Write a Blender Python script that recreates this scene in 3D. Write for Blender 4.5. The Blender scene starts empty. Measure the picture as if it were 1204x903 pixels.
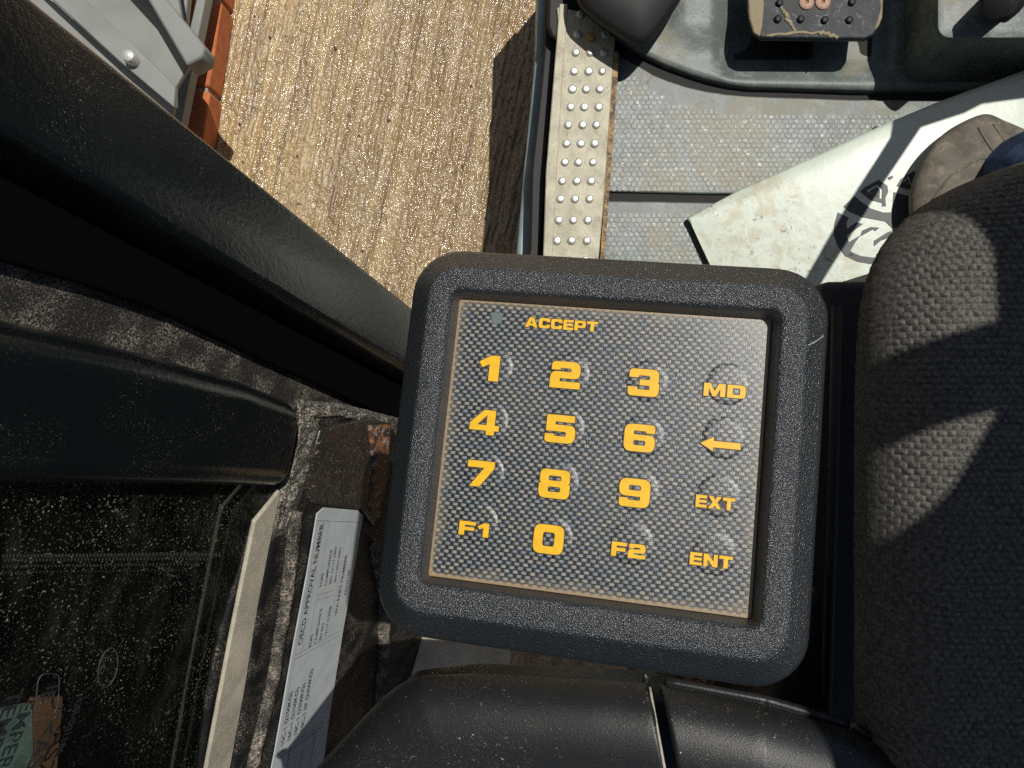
import bpy, bmesh, math, random
import numpy as np
from mathutils import Vector, Matrix
R = math.radians
random.seed(4)
S = bpy.context.scene
COL = S.collection
# ------------------------------------------------------------------ camera, world, sun, exposure
CZ = 1.42                                   # camera height above the concrete
FP = 870.0                                  # focal length in pixels of the 1204 px wide photograph
cam = bpy.data.cameras.new('camera'); co = bpy.data.objects.new('camera', cam); COL.objects.link(co)
cam.sensor_width = 36; cam.lens = FP / 1204 * 36; cam.clip_start = 0.01; cam.clip_end = 200
co.location = (0, 0, CZ); S.camera = co
SUN = Vector((0.235, 0.285, 0.93)).normalized()
w = bpy.data.worlds.new('World'); S.world = w; w.use_nodes = True
sky = w.node_tree.nodes.new('ShaderNodeTexSky'); sky.sky_type = 'NISHITA'; sky.sun_disc = False
sky.sun_elevation = math.asin(SUN.z); sky.sun_rotation = math.atan2(SUN.x, SUN.y)
w.node_tree.links.new(sky.outputs[0], w.node_tree.nodes['Background'].inputs[0])
w.node_tree.nodes['Background'].inputs[1].default_value = 0.05
sl = bpy.data.lights.new('sun', 'SUN'); sl.energy = 3.6; sl.angle = R(0.53); sl.color = (1, .96, .89)
so = bpy.data.objects.new('sun', sl); COL.objects.link(so)
so.rotation_euler = SUN.to_track_quat('Z', 'Y').to_euler(); so.location = (1, 1, 4)
S.view_settings.view_transform = 'Standard'; S.view_settings.look = 'None'
S.view_settings.gamma = 1; S.view_settings.exposure = 0.0
S.render.engine = 'CYCLES'; S.cycles.use_denoising = False; S.cycles.max_bounces = 6
S.cycles.sample_clamp_indirect = 4

# ------------------------------------------------------------------ helpers
def P(px, py, d):
    """photograph pixel at camera distance d -> the point where the thing stands"""
    return Vector(((px - 602) / FP * d, -(py - 451.5) / FP * d, CZ - d))
ORG = {}
def link(o, parent, c):
    po = ORG.get(parent.name, Vector()) if parent else Vector()
    COL.objects.link(o); o.parent = parent; o.location = Vector(c) - po; ORG[o.name] = Vector(c)
def mk(name, V, F, mat=None, parent=None, smooth=False, bevel=0, seg=2, kind=None, label=None, auto=None, data=None):
    V = np.asarray([tuple(v) for v in V] if not isinstance(V, np.ndarray) else V, float)
    c = (V.min(0) + V.max(0)) / 2
    me = bpy.data.meshes.new(name)
    me.from_pydata((V - c).tolist(), [], F); me.validate(); me.update()
    o = bpy.data.objects.new(name, me); link(o, parent, c)
    if isinstance(mat, (list, tuple)):
        for m in mat: me.materials.append(m)
    elif mat: me.materials.append(mat)
    bm = bmesh.new(); bm.from_mesh(me); bmesh.ops.recalc_face_normals(bm, faces=bm.faces); bm.to_mesh(me); bm.free()
    if smooth: me.polygons.foreach_set('use_smooth', [True] * len(me.polygons))
    if auto is not None: me.set_sharp_from_angle(angle=R(auto))
    if bevel:
        b = o.modifiers.new('bevel', 'BEVEL'); b.width = bevel; b.segments = seg; b.limit_method = 'ANGLE'; b.angle_limit = R(28)
        me.polygons.foreach_set('use_smooth', [True] * len(me.polygons))
        me.set_sharp_from_angle(angle=R(50)); b.harden_normals = False
    if kind: o['kind'] = kind
    if label: o['label'] = label
    return o
def thing(name, loc, label, cat, group=None):
    o = bpy.data.objects.new(name, None); COL.objects.link(o); o.location = loc; ORG[o.name] = Vector(loc)
    o.empty_display_size = .02
    return tag(o, label, cat, group)
def tag(o, label, cat, group=None):
    o['label'] = label; o['category'] = cat
    if group: o['group'] = group
    return o
def extr(top, vec):
    """solid from a 3D outline moved by vec"""
    n = len(top); vec = Vector(vec); V = [Vector(p) for p in top] + [Vector(p) + vec for p in top]
    F = [tuple(range(n)), tuple(range(2 * n - 1, n - 1, -1))] + [(i, (i + 1) % n, (i + 1) % n + n, i + n) for i in range(n)]
    return V, F
def slab(name, pts, d, h, mat, parent=None, **k):
    """level slab: outline in photo pixels at its own top distance d, thickness h"""
    V, F = extr([P(x, y, d) for x, y in pts], (0, 0, -h)); return mk(name, V, F, mat, parent, **k)
def loft(loops, cap0=True, cap1=True):
    n = len(loops[0]); V = [Vector(p) for l in loops for p in l]; F = []
    for k in range(len(loops) - 1):
        for i in range(n):
            j = (i + 1) % n; F.append((k * n + i, k * n + j, (k + 1) * n + j, (k + 1) * n + i))
    if cap0: F.append(tuple(range(n - 1, -1, -1)))
    if cap1: F.append(tuple(range((len(loops) - 1) * n, len(loops) * n)))
    return V, F
def sweep(path, rad, n=12, flat=1.0, jit=0):
    path = [Vector(p) for p in path]; loops = []
    for i, p in enumerate(path):
        t = (path[min(i + 1, len(path) - 1)] - path[max(i - 1, 0)]).normalized()
        a = t.cross(Vector((0, 0, 1)));  a = a.normalized() if a.length > 1e-3 else Vector((1, 0, 0))
        b = t.cross(a).normalized(); r = rad[i] if isinstance(rad, (list, tuple)) else rad
        loops.append([p + (a * math.cos(q) + b * math.sin(q) * flat) * r * (1 + jit * random.uniform(-1, 1)) for q in [2 * math.pi * k / n for k in range(n)]])
    return loft(loops)
def rrect(cx, cy, hw, hh, r, z, n=6):
    out = []
    for sx, sy, a0 in ((1, 1, 0), (-1, 1, 90), (-1, -1, 180), (1, -1, 270)):
        for k in range(n + 1):
            a = R(a0 + 90 * k / n); out.append(Vector((cx + sx * (hw - r) + r * math.cos(a), cy + sy * (hh - r) + r * math.sin(a), z)))
    return out
def grid(name, X, Y, Z, mat, parent=None, **k):
    """surface from 2D arrays"""
    ny, nx = X.shape; V = np.stack([X, Y, Z], -1).reshape(-1, 3)
    c = (V.min(0) + V.max(0)) / 2; I = np.arange(ny * nx).reshape(ny, nx)
    Q = np.stack([I[:-1, :-1], I[:-1, 1:], I[1:, 1:], I[1:, :-1]], -1).reshape(-1, 4)
    me = bpy.data.meshes.new(name)
    me.vertices.add(len(V)); me.vertices.foreach_set('co', (V - c).ravel())
    me.loops.add(Q.size); me.loops.foreach_set('vertex_index', Q.ravel())
    me.polygons.add(len(Q)); me.polygons.foreach_set('loop_start', np.arange(0, Q.size, 4))
    me.update(); me.validate(); me.polygons.foreach_set('use_smooth', [True] * len(me.polygons))
    o = bpy.data.objects.new(name, me); link(o, parent, c); me.materials.append(mat)
    # upward-facing
    if me.polygons[len(me.polygons) // 2].normal.z < 0: me.flip_normals()
    if k.get('kind'): o['kind'] = k['kind']
    return o
def vn(x, y, s, seed=0):
    """smooth value noise, features of size s"""
    g = np.random.RandomState(seed).rand(256, 256); x = x / s + 1000.3; y = y / s + 1000.7
    xi = np.floor(x).astype(int); yi = np.floor(y).astype(int); fx = x - xi; fy = y - yi
    fx = fx * fx * (3 - 2 * fx); fy = fy * fy * (3 - 2 * fy)
    h = lambda a, b: g[a % 256, b % 256]
    return (h(xi, yi) * (1 - fx) + h(xi + 1, yi) * fx) * (1 - fy) + (h(xi, yi + 1) * (1 - fx) + h(xi + 1, yi + 1) * fx) * fy - .5

# ------------------------------------------------------------------ materials
class N:
    def __init__(s, m): s.t = m.node_tree; s.n = s.t.nodes; s.l = s.t.links
    def new(s, ty, **k):
        o = s.n.new(ty)
        for a, b in k.items(): setattr(o, a, b)
        return o
    def put(s, sock, v):
        if isinstance(v, bpy.types.NodeSocket): s.l.new(v, sock)
        else: sock.default_value = v
    def math(s, op, a, b=0.0, c=None, clamp=False):
        o = s.new('ShaderNodeMath', operation=op, use_clamp=clamp); s.put(o.inputs[0], a); s.put(o.inputs[1], b)
        if c is not None: s.put(o.inputs[2], c)
        return o.outputs[0]
    def mix(s, f, a, b):
        o = s.new('ShaderNodeMix', data_type='RGBA'); s.put(o.inputs[0], f)
        s.put(o.inputs[6], (*a, 1) if isinstance(a, tuple) else a); s.put(o.inputs[7], (*b, 1) if isinstance(b, tuple) else b); return o.outputs[2]
    def noise(s, co, sc, det=3, rough=.55, dist=0):
        o = s.new('ShaderNodeTexNoise'); s.l.new(co, o.inputs['Vector']); o.inputs['Scale'].default_value = sc
        o.inputs['Detail'].default_value = det; o.inputs['Roughness'].default_value = rough; o.inputs['Distortion'].default_value = dist; return o.outputs['Fac']
    def ramp(s, v, lo, hi, a=0.0, b=1.0):
        o = s.new('ShaderNodeMapRange', interpolation_type='SMOOTHSTEP'); s.put(o.inputs[0], v); s.put(o.inputs[1], lo); s.put(o.inputs[2], hi); s.put(o.inputs[3], a); s.put(o.inputs[4], b); return o.outputs[0]
    def scale(s, co, v, rot=0):
        o = s.new('ShaderNodeMapping'); s.l.new(co, o.inputs[0]); o.inputs['Scale'].default_value = v; o.inputs['Rotation'].default_value = (0, 0, rot); return o.outputs[0]
    def bump(s, h, st, dist, prev=None):
        o = s.new('ShaderNodeBump'); s.l.new(h, o.inputs['Height']); o.inputs['Strength'].default_value = st; o.inputs['Distance'].default_value = dist
        if prev: s.l.new(prev, o.inputs['Normal'])
        return o.outputs[0]
def mat(name, col, rough=.5, metal=0, var=(), layers=(), bumps=(), spec=.5, coat=0, gen='Object'):
    """var: (scale, amount) brightness mottling. layers: (colour, scale, lo, hi, opacity, roughness) noise-masked dirt, dust, rust.
       bumps: (scale, strength, distance, stretch)"""
    m = bpy.data.materials.new(name); m.use_nodes = True; n = N(m); b = n.n['Principled BSDF']
    co = n.new('ShaderNodeTexCoord').outputs[gen]
    c = n.mix(0.0, col, col); rg = n.math('ADD', rough, 0.0)
    for sc, am in var:
        f = n.ramp(n.noise(co, sc), .25, .75)
        c = n.mix(f, n.mix(0.0, tuple(x * (1 - am) for x in col), (0, 0, 0)), tuple(min(1, x * (1 + am)) for x in col)) if (sc, am) == tuple(var[0]) else \
            n.mix(n.math('MULTIPLY', f, am), c, tuple(min(1, x * 1.6) for x in col))
    mx = n.new('ShaderNodeMath', operation='ADD'); nz = None
    for L in layers:
        lc, sc, lo, hi, op, lr = L[:6]; stretch = L[6] if len(L) > 6 else None
        cc = n.scale(co, stretch) if stretch else co
        f = n.math('MULTIPLY', n.ramp(n.noise(cc, sc, 6, .75, .6), lo, hi), op)
        if len(L) > 7: f = n.math('MULTIPLY', f, n.ramp(n.noise(co, L[7], 2), .4, .62))
        c = n.mix(f, c, lc); o = n.new('ShaderNodeMix'); n.put(o.inputs[0], f); n.put(o.inputs[2], rg); n.put(o.inputs[3], lr); rg = o.outputs[0]
    for B in bumps:
        cc = n.scale(co, B[3]) if len(B) > 3 and B[3] else co
        nz = n.bump(n.noise(cc, B[0], 3, .6), B[1], B[2], nz)
    n.l.new(c, b.inputs['Base Color']); n.l.new(rg, b.inputs['Roughness'])
    b.inputs['Metallic'].default_value = metal; b.inputs['Specular IOR Level'].default_value = spec; b.inputs['Coat Weight'].default_value = coat; b.inputs['Coat Roughness'].default_value = .17
    if coat and nz: n.l.new(nz, b.inputs['Coat Normal'])
    if nz: n.l.new(nz, b.inputs['Normal'])
    n.n.remove(mx)
    return m
DUST = (.40, .35, .27)
M = {}
M['bezel'] = mat('grained_black_plastic', (.013, .017, .021), .36, coat=.9, bumps=((1350, .9, .0008),), layers=((DUST, 1500, .60, .66, .55, .7, None, 45),), spec=.6)
M['housing'] = mat('smooth_black_plastic', (.012, .013, .015), .4, bumps=((900, .2, .0003),), layers=((DUST, 30, .5, .8, .12, .7),))
M['black_paint'] = mat('black_satin_paint', (.007, .009, .010), .19, bumps=((260, .35, .0007), (30, .3, .001)), layers=((DUST, 1000, .615, .65, .8, .8, None, 25),), spec=.5)
M['black_dusty'] = mat('black_paint_under_dust', (.009, .009, .009), .5, spec=.3, bumps=((700, .5, .0006),), layers=((DUST, 900, .53, .60, .7, .9, None, 40), (DUST, 25, .66, .80, .08, .9)))
M['felt'] = mat('dusty_black_strip', (.018, .017, .016), .7, bumps=((900, .7, .001),), layers=((DUST, 800, .50, .57, .85, .9, None, 38), (DUST, 1100, .56, .62, .6, .9)))
M['ridge'] = mat('dust_streaked_black', (.016, .015, .014), .6, bumps=((700, .6, .0008),), layers=(((.45, .39, .30), 500, .47, .56, .85, .9, None, 50), (DUST, 1100, .54, .60, .8, .9)))
M['bead'] = mat('dust_caked_rubber', (.42, .38, .29), .8, var=((40, .3),), bumps=((900, .8, .0008),), layers=(((.66, .60, .47), 1100, .5, .60, .75, .9),))
M['weld'] = mat('weld_and_rust', (.022, .021, .02), .4, bumps=((220, .8, .002),), layers=(((.16, .07, .035), 35, .54, .70, .55, .5), ((.35, .38, .40), 90, .66, .74, .7, .3), (DUST, 900, .58, .66, .8, .8, None, 60)))
M['grime'] = mat('grimy_weld', (.03, .029, .027), .5, bumps=((400, .7, .0015),), layers=(((.30, .32, .33), 120, .56, .64, .6, .35), ((.50, .45, .35), 700, .49, .57, .85, .9), ((.20, .08, .03), 90, .60, .66, .6, .7)))
M['cplate'] = mat('scuffed_black_plate', (.016, .015, .015), .3, bumps=((200, .3, .001),), layers=(((.05, .028, .02), 30, .48, .62, .6, .35), ((.05, .05, .05), 80, .5, .62, .6, .3, (1, .2, 1)), ((.55, .48, .36), 900, .60, .64, .8, .9), ((.50, .44, .30), 160, .62, .66, .6, .9)))
M['rust'] = mat('rusty_edge', (.30, .13, .05), .6, var=((80, .4),), bumps=((300, .6, .001),), layers=(((.03, .03, .03), 90, .46, .54, .95, .4), ((.45, .48, .50), 110, .56, .62, .8, .3)))
M['pod'] = mat('armrest_black_plastic', (.011, .012, .013), .40, bumps=((1300, .35, .0005),), layers=(((.62, .53, .36), 520, .645, .665, .9, .8, None, 22), (DUST, 1500, .60, .64, .6, .8, None, 30), (DUST, 16, .58, .8, .10, .7)))
M['soft_black'] = mat('matt_black_rubber', (.011, .011, .012), .65, bumps=((300, .3, .0006),), layers=((DUST, 700, .62, .74, .35, .9, None, 14),))
M['dark_side'] = mat('dusty_dark_panel', (.020, .018, .016), .65, bumps=((500, .4, .0006),), layers=((DUST, 900, .58, .72, .5, .9, None, 12),))

def keypad_film():
    m = bpy.data.materials.new('carbon_weave_film'); m.use_nodes = True; n = N(m); b = n.n['Principled BSDF']
    t = n.new('ShaderNodeTexCoord'); m['root'] = 1; co = t.outputs['Object']; sp = n.new('ShaderNodeSeparateXYZ'); n.l.new(co, sp.inputs[0])
    x, y = sp.outputs[0], sp.outputs[1]
    row = n.math('DIVIDE', n.math('ADD', y, 1.0), .00146); j = n.math('FLOOR', row); fy = n.math('SUBTRACT', row, j)
    ph = n.math('ADD', n.math('DIVIDE', n.math('ADD', x, 1.0), .00318), n.math('MULTIPLY', j, .46))
    fx = n.math('FRACT', ph)
    tile = n.math('MULTIPLY', n.math('MULTIPLY', n.ramp(fx, .0, .30), n.ramp(fx, .70, .62)), n.math('MULTIPLY', n.ramp(fy, .04, .18), n.ramp(fy, .92, .76)))
    cell = n.new('ShaderNodeCombineXYZ'); n.l.new(n.math('FLOOR', ph), cell.inputs[0]); n.l.new(j, cell.inputs[1])
    wn = n.new('ShaderNodeTexWhiteNoise', noise_dimensions='2D'); n.l.new(cell.outputs[0], wn.inputs['Vector'])
    tint = n.mix(wn.outputs['Value'], (.17, .205, .265), (.33, .315, .24))
    tint = n.mix(n.ramp(n.noise(co, 120), .3, .7), tint, n.mix(wn.outputs['Value'], (.185, .24, .24), (.33, .31, .29)))
    c = n.mix(n.math('MULTIPLY', tile, n.ramp(n.noise(co, 900, 3, .7), .2, .6, .55, 1)), (.013, .015, .018), tint)
    haze = n.math('MULTIPLY', n.ramp(n.noise(co, 28, 4), .4, .9), .15); c = n.mix(haze, c, (.22, .21, .18))
    # dust caught along the edges and in the corners
    ex = n.math('SUBTRACT', .0575, n.math('ABSOLUTE', x)); ey = n.math('SUBTRACT', .0523, n.math('ABSOLUTE', y)); e = n.math('SMOOTH_MIN', ex, ey, .004)
    wob = n.math('MULTIPLY', n.noise(co, 70, 4), .012)
    eg = n.ramp(n.math('SUBTRACT', e, wob), -.0010, -.0075)
    sp2 = n.ramp(n.noise(co, 1500, 2), .40, .62)
    c = n.mix(n.math('MULTIPLY', n.math('MULTIPLY', eg, .65), n.math('ADD', n.math('MULTIPLY', sp2, .6), .4)), c, (.30, .25, .17))
    c = n.mix(n.ramp(n.math('ADD', e, n.math('MULTIPLY', wob, .1)), .0016, .0009, 0, .8), c, (.33, .235, .13))
    # greyer dust towards the far right corner
    c = n.mix(n.math('MULTIPLY', n.ramp(n.math('ADD', n.math('ADD', x, y), n.math('MULTIPLY', n.noise(co, 40, 3), .02)), .07, .125), .5), c, (.27, .27, .25))
    spk = n.ramp(n.noise(co, 1900, 2), .70, .76); c = n.mix(n.math('MULTIPLY', spk, .5), c, (.55, .52, .45))
    n.l.new(c, b.inputs['Base Color']); b.inputs['Roughness'].default_value = .34
    nz = n.bump(n.noise(co, 2200, 2), .35, .0003); n.l.new(nz, b.inputs['Normal'])
    return m, t
M['film'], film_tc = keypad_film()
M['yellow'] = mat('yellow_print', (.82, .47, .014), .45, var=((300, .08),), spec=.4)
M['print_edge'] = mat('dark_print_edge', (.045, .02, .012), .5)
M['led'] = mat('dull_green_lamp_window', (.13, .17, .17), .3, bumps=((1500, .4, .0003),))

CX = -.15
def concrete():
    m = bpy.data.materials.new('wet_brushed_concrete'); m.use_nodes = True; n = N(m); b = n.n['Principled BSDF']
    co = n.new('ShaderNodeTexCoord').outputs['Object']; r = n.scale(co, (1, 1, 1), R(12))
    st = n.scale(r, (1, .06, 1)); st2 = n.scale(r, (1, .18, 1))
    big = n.ramp(n.noise(r, 5, 3), .3, .7)
    c = n.mix(big, (.46, .31, .125), (.39, .28, .15))
    c = n.mix(n.ramp(n.noise(st, 22, 3), .48, .70, 0, .8), c, (.60, .45, .22))
    c = n.mix(n.ramp(n.noise(st, 60, 3), .48, .68, 0, .75), c, (.20, .14, .08))
    c = n.mix(n.ramp(n.noise(st2, 160, 4), .52, .72, 0, .55), c, (.17, .12, .07))
    c = n.mix(n.ramp(n.noise(co, 300, 3), .66, .74, 0, .6), c, (.12, .09, .07)); c = n.mix(n.ramp(n.noise(st2, 260, 5, .75), .54, .68, 0, .6), c, (.17, .12, .07)); c = n.mix(n.ramp(n.noise(st2, 420, 4, .7), .56, .64, 0, .8), c, (.72, .66, .52))  # the last, pale specks imitate wet glints in the colour
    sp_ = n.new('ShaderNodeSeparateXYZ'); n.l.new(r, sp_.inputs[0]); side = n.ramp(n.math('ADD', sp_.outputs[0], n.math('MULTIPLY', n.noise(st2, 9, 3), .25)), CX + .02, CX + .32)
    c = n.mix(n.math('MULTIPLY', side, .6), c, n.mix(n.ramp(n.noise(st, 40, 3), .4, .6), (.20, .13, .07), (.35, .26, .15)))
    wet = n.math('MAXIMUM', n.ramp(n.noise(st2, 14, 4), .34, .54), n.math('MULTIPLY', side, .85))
    n.l.new(c, b.inputs['Base Color']); n.l.new(n.ramp(wet, 0, 1, .42, .13), b.inputs['Roughness'])
    b.inputs['Specular IOR Level'].default_value = .75
    nz = n.bump(n.noise(st2, 190, 3, .55), .85, .0046); nz = n.bump(n.noise(co, 200, 2, .5), .8, .0030, nz)
    n.l.new(nz, b.inputs['Normal']); return m
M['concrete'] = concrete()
M['brick'] = mat('orange_brick', (.52, .15, .05), .8, var=((40, .2),), bumps=((250, .4, .002),), layers=(((.30, .12, .07), 30, .55, .7, .5, .8),))
M['mortar'] = mat('mortar', (.36, .31, .24), .9, bumps=((300, .6, .002),))
M['grey_metal'] = mat('grey_painted_metal', (.24, .25, .235), .5, var=((14, .12),), bumps=((120, .1, .001),), layers=(((.42, .42, .40), 600, .62, .7, .5, .7, None, 12), ((.16, .15, .13), 20, .6, .75, .3, .7)))
M['galv'] = mat('light_zinc', (.62, .62, .60), .4, metal=.3, bumps=((200, .4, .001),))
M['matgrey'] = mat('grey_rubber_mat', (.110, .134, .124), .46, var=((9, .22),), bumps=((260, .35, .0012),), layers=(((.34, .28, .17), 9, .50, .64, .45, .7), ((.27, .31, .29), 40, .48, .66, .5, .5), ((.07, .07, .07), 60, .60, .68, .5, .6), ((.09, .09, .08), 300, .60, .66, .5, .6)), spec=.5)
M['groove'] = mat('dirty_groove', (.014, .014, .013), .8)
M['tread'] = mat('grey_rubber_tread', (.105, .130, .121), .44, var=((9, .22),), bumps=((300, .25, .001),), layers=(((.36, .29, .16), 9, .49, .62, .5, .6), ((.07, .07, .065), 45, .58, .66, .5, .5), ((.22, .26, .24), 130, .55, .63, .6, .30)), spec=.6)
M['tread_wet'] = M['tread']
M['plate'] = mat('worn_cream_step_paint', (.43, .40, .28), .5, var=((30, .28),), bumps=((180, .5, .0015),), layers=(((.30, .20, .09), 45, .54, .70, .55, .8), ((.13, .12, .10), 120, .60, .65, .75, .6), ((.20, .11, .05), 70, .59, .64, .6, .8), ((.55, .54, .48), 70, .5, .7, .5, .5)))
M['stud'] = mat('polished_stud', (.62, .62, .58), .35, metal=.55, var=((200, .2),), bumps=((500, .4, .0006),), layers=(((.35, .28, .18), 120, .6, .75, .5, .8),))
M['rust_bolt'] = mat('rusty_bolt', (.42, .24, .12), .8, var=((300, .4),), bumps=((500, .6, .001),))
M['mudrust'] = mat('rusty_dirt', (.33, .22, .11), .85, var=((60, .5),), bumps=((300, .7, .002),), layers=(((.07, .055, .045), 70, .48, .56, .8, .9),))
M['skirt'] = mat('blue_grey_skirt_paint', (.22, .29, .30), .45, var=((25, .25),), bumps=((60, .3, .001),), layers=(((.09, .09, .09), 40, .6, .68, .7, .6), ((.5, .5, .46), 60, .62, .7, .5, .4)))
M['pedal'] = mat('worn_black_pedal', (.013, .017, .021), .52, spec=.3, var=((40, .5),), bumps=((70, .45, .002), (500, .3, .0006)), layers=(((.40, .33, .21), 38, .64, .67, .8, .85), ((.08, .10, .115), 90, .56, .64, .6, .3)))
M['mud'] = mat('dried_tan_mud', (.30, .25, .16), .9, bumps=((300, .8, .002),))
M['ledge'] = mat('dusty_floor_sunlit_tint', (.60, .50, .36), .8, var=((30, .2),), bumps=((200, .5, .002),))
M['copper'] = mat('copper_screw', (.40, .24, .17), .6, metal=.1, var=((300, .2),))
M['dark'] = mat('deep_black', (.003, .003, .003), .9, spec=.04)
M['print_grey'] = mat('grey_print_on_sheet', (.055, .058, .062), .5)
def sheet_mat():
    m = bpy.data.materials.new('white_plastic_sheet'); m.use_nodes = True; n = N(m); b = n.n['Principled BSDF']
    co = n.new('ShaderNodeTexCoord').outputs['Object']; sp = n.new('ShaderNodeSeparateXYZ'); n.l.new(co, sp.inputs[0])
    c = n.mix(n.ramp(n.noise(co, 14, 3), .3, .7), (.60, .66, .56), (.53, .59, .50))
    # yellow-brown mud smear near the pointed corner
    near = n.ramp(n.math('ADD', sp.outputs[0], n.math('MULTIPLY', sp.outputs[1], .9)), -.075, -.17)
    sm = n.math('MULTIPLY', near, n.ramp(n.noise(co, 42, 6, .65, .8), .44, .62)); c = n.mix(n.math('MULTIPLY', sm, .6), c, (.42, .37, .22))
    sm2 = n.math('MULTIPLY', near, n.ramp(n.noise(co, 60, 5, .7, 1.2), .58, .68)); c = n.mix(n.math('MULTIPLY', sm2, .9), c, (.15, .09, .04))
    c = n.mix(n.ramp(n.noise(co, 130, 3), .68, .74, 0, .6), c, (.30, .26, .18))
    n.l.new(c, b.inputs['Base Color']); b.inputs['Roughness'].default_value = .38
    nz = n.bump(n.noise(co, 60, 4), .2, .002); n.l.new(nz, b.inputs['Normal']); return m
M['sheet'] = sheet_mat()
M['boot'] = mat('worn_grey_brown_leather', (.12, .105, .082), .75, var=((35, .35),), bumps=((450, .5, .001), (60, .4, .003)), layers=(((.33, .29, .21), 50, .5, .7, .6, .9),))
M['sole'] = mat('tan_sole', (.35, .26, .15), .8, bumps=((300, .4, .001),))
M['denim'] = mat('blue_denim', (.035, .065, .14), .85, var=((60, .35),), bumps=((1500, .5, .0006), (50, .4, .003)), layers=(((.12, .18, .28), 45, .5, .7, .5, .9),))
M['fabric'] = mat('charcoal_seat_fabric', (.104, .099, .088), .85, var=((500, .5),), bumps=((1600, .6, .0006),), layers=(((.26, .26, .235), 1100, .54, .66, .55, .9),), spec=.25)
M['label'] = mat('pale_grey_sticker', (.50, .54, .54), .45, var=((60, .08),), layers=((DUST, 900, .62, .74, .4, .8), ((.62, .62, .58), 40, .6, .7, .4, .6)))
M['ink'] = mat('black_ink', (.03, .035, .045), .5)
M['line'] = mat('thin_ink_line', (.16, .18, .20), .5)
M['etch'] = mat('dark_etching', (.016, .018, .018), .6)
M['dotp'] = mat('frit_grey', (.035, .035, .032), .7)
M['blocker'] = mat('shade_blocker_paint', (.05, .05, .05), .5)
M['pale'] = mat('pale_green_reflector', (.62, .74, .66), .4, layers=(((.2, .3, .28), 30, .5, .6, .6, .4),))
M['orange'] = mat('orange_brown_card', (.60, .27, .15), .6, var=((20, .3),))
def pane_mat():
    m = bpy.data.materials.new('dusty_tinted_glass'); m.use_nodes = True; n = N(m); b = n.n['Principled BSDF']; out = n.n['Material Output']
    co = n.new('ShaderNodeTexCoord').outputs['Object']
    sp = n.new('ShaderNodeSeparateXYZ'); n.l.new(co, sp.inputs[0])
    spk = n.ramp(n.noise(co, 640, 3, .6), .615, .70); dens = n.ramp(n.noise(co, 22, 4, .7), .38, .60)
    edge = n.ramp(n.math('ADD', sp.outputs[0], n.math('MULTIPLY', sp.outputs[1], .25)), -.06, .09)
    d = n.math('MULTIPLY', n.math('MULTIPLY', spk, n.math('ADD', dens, .15)), n.math('ADD', edge, .25), clamp=True)
    d = n.math('MAXIMUM', d, n.math('MULTIPLY', n.math('MULTIPLY', n.ramp(n.noise(n.scale(co, (1, .25, 1)), 60, 6, .7), .45, .9), edge), .12))
    b.inputs['Base Color'].default_value = (.42, .38, .30, 1); b.inputs['Roughness'].default_value = .9
    gl = n.new('ShaderNodeBsdfGlossy'); gl.inputs['Roughness'].default_value = .06; gl.inputs['Color'].default_value = (.6, .65, .62, 1)
    tr = n.new('ShaderNodeBsdfTransparent'); tr.inputs['Color'].default_value = (.74, .78, .76, 1)
    fr = n.new('ShaderNodeFresnel'); fr.inputs[0].default_value = 1.5
    m1 = n.new('ShaderNodeMixShader'); n.l.new(n.math('MULTIPLY', fr.outputs[0], .35), m1.inputs[0]); n.l.new(tr.outputs[0], m1.inputs[1]); n.l.new(gl.outputs[0], m1.inputs[2])
    m2 = n.new('ShaderNodeMixShader'); n.l.new(d, m2.inputs[0]); n.l.new(m1.outputs[0], m2.inputs[1]); n.l.new(b.outputs[0], m2.inputs[2])
    n.l.new(m2.outputs[0], out.inputs[0]); return m
M['pane'] = pane_mat()

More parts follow.
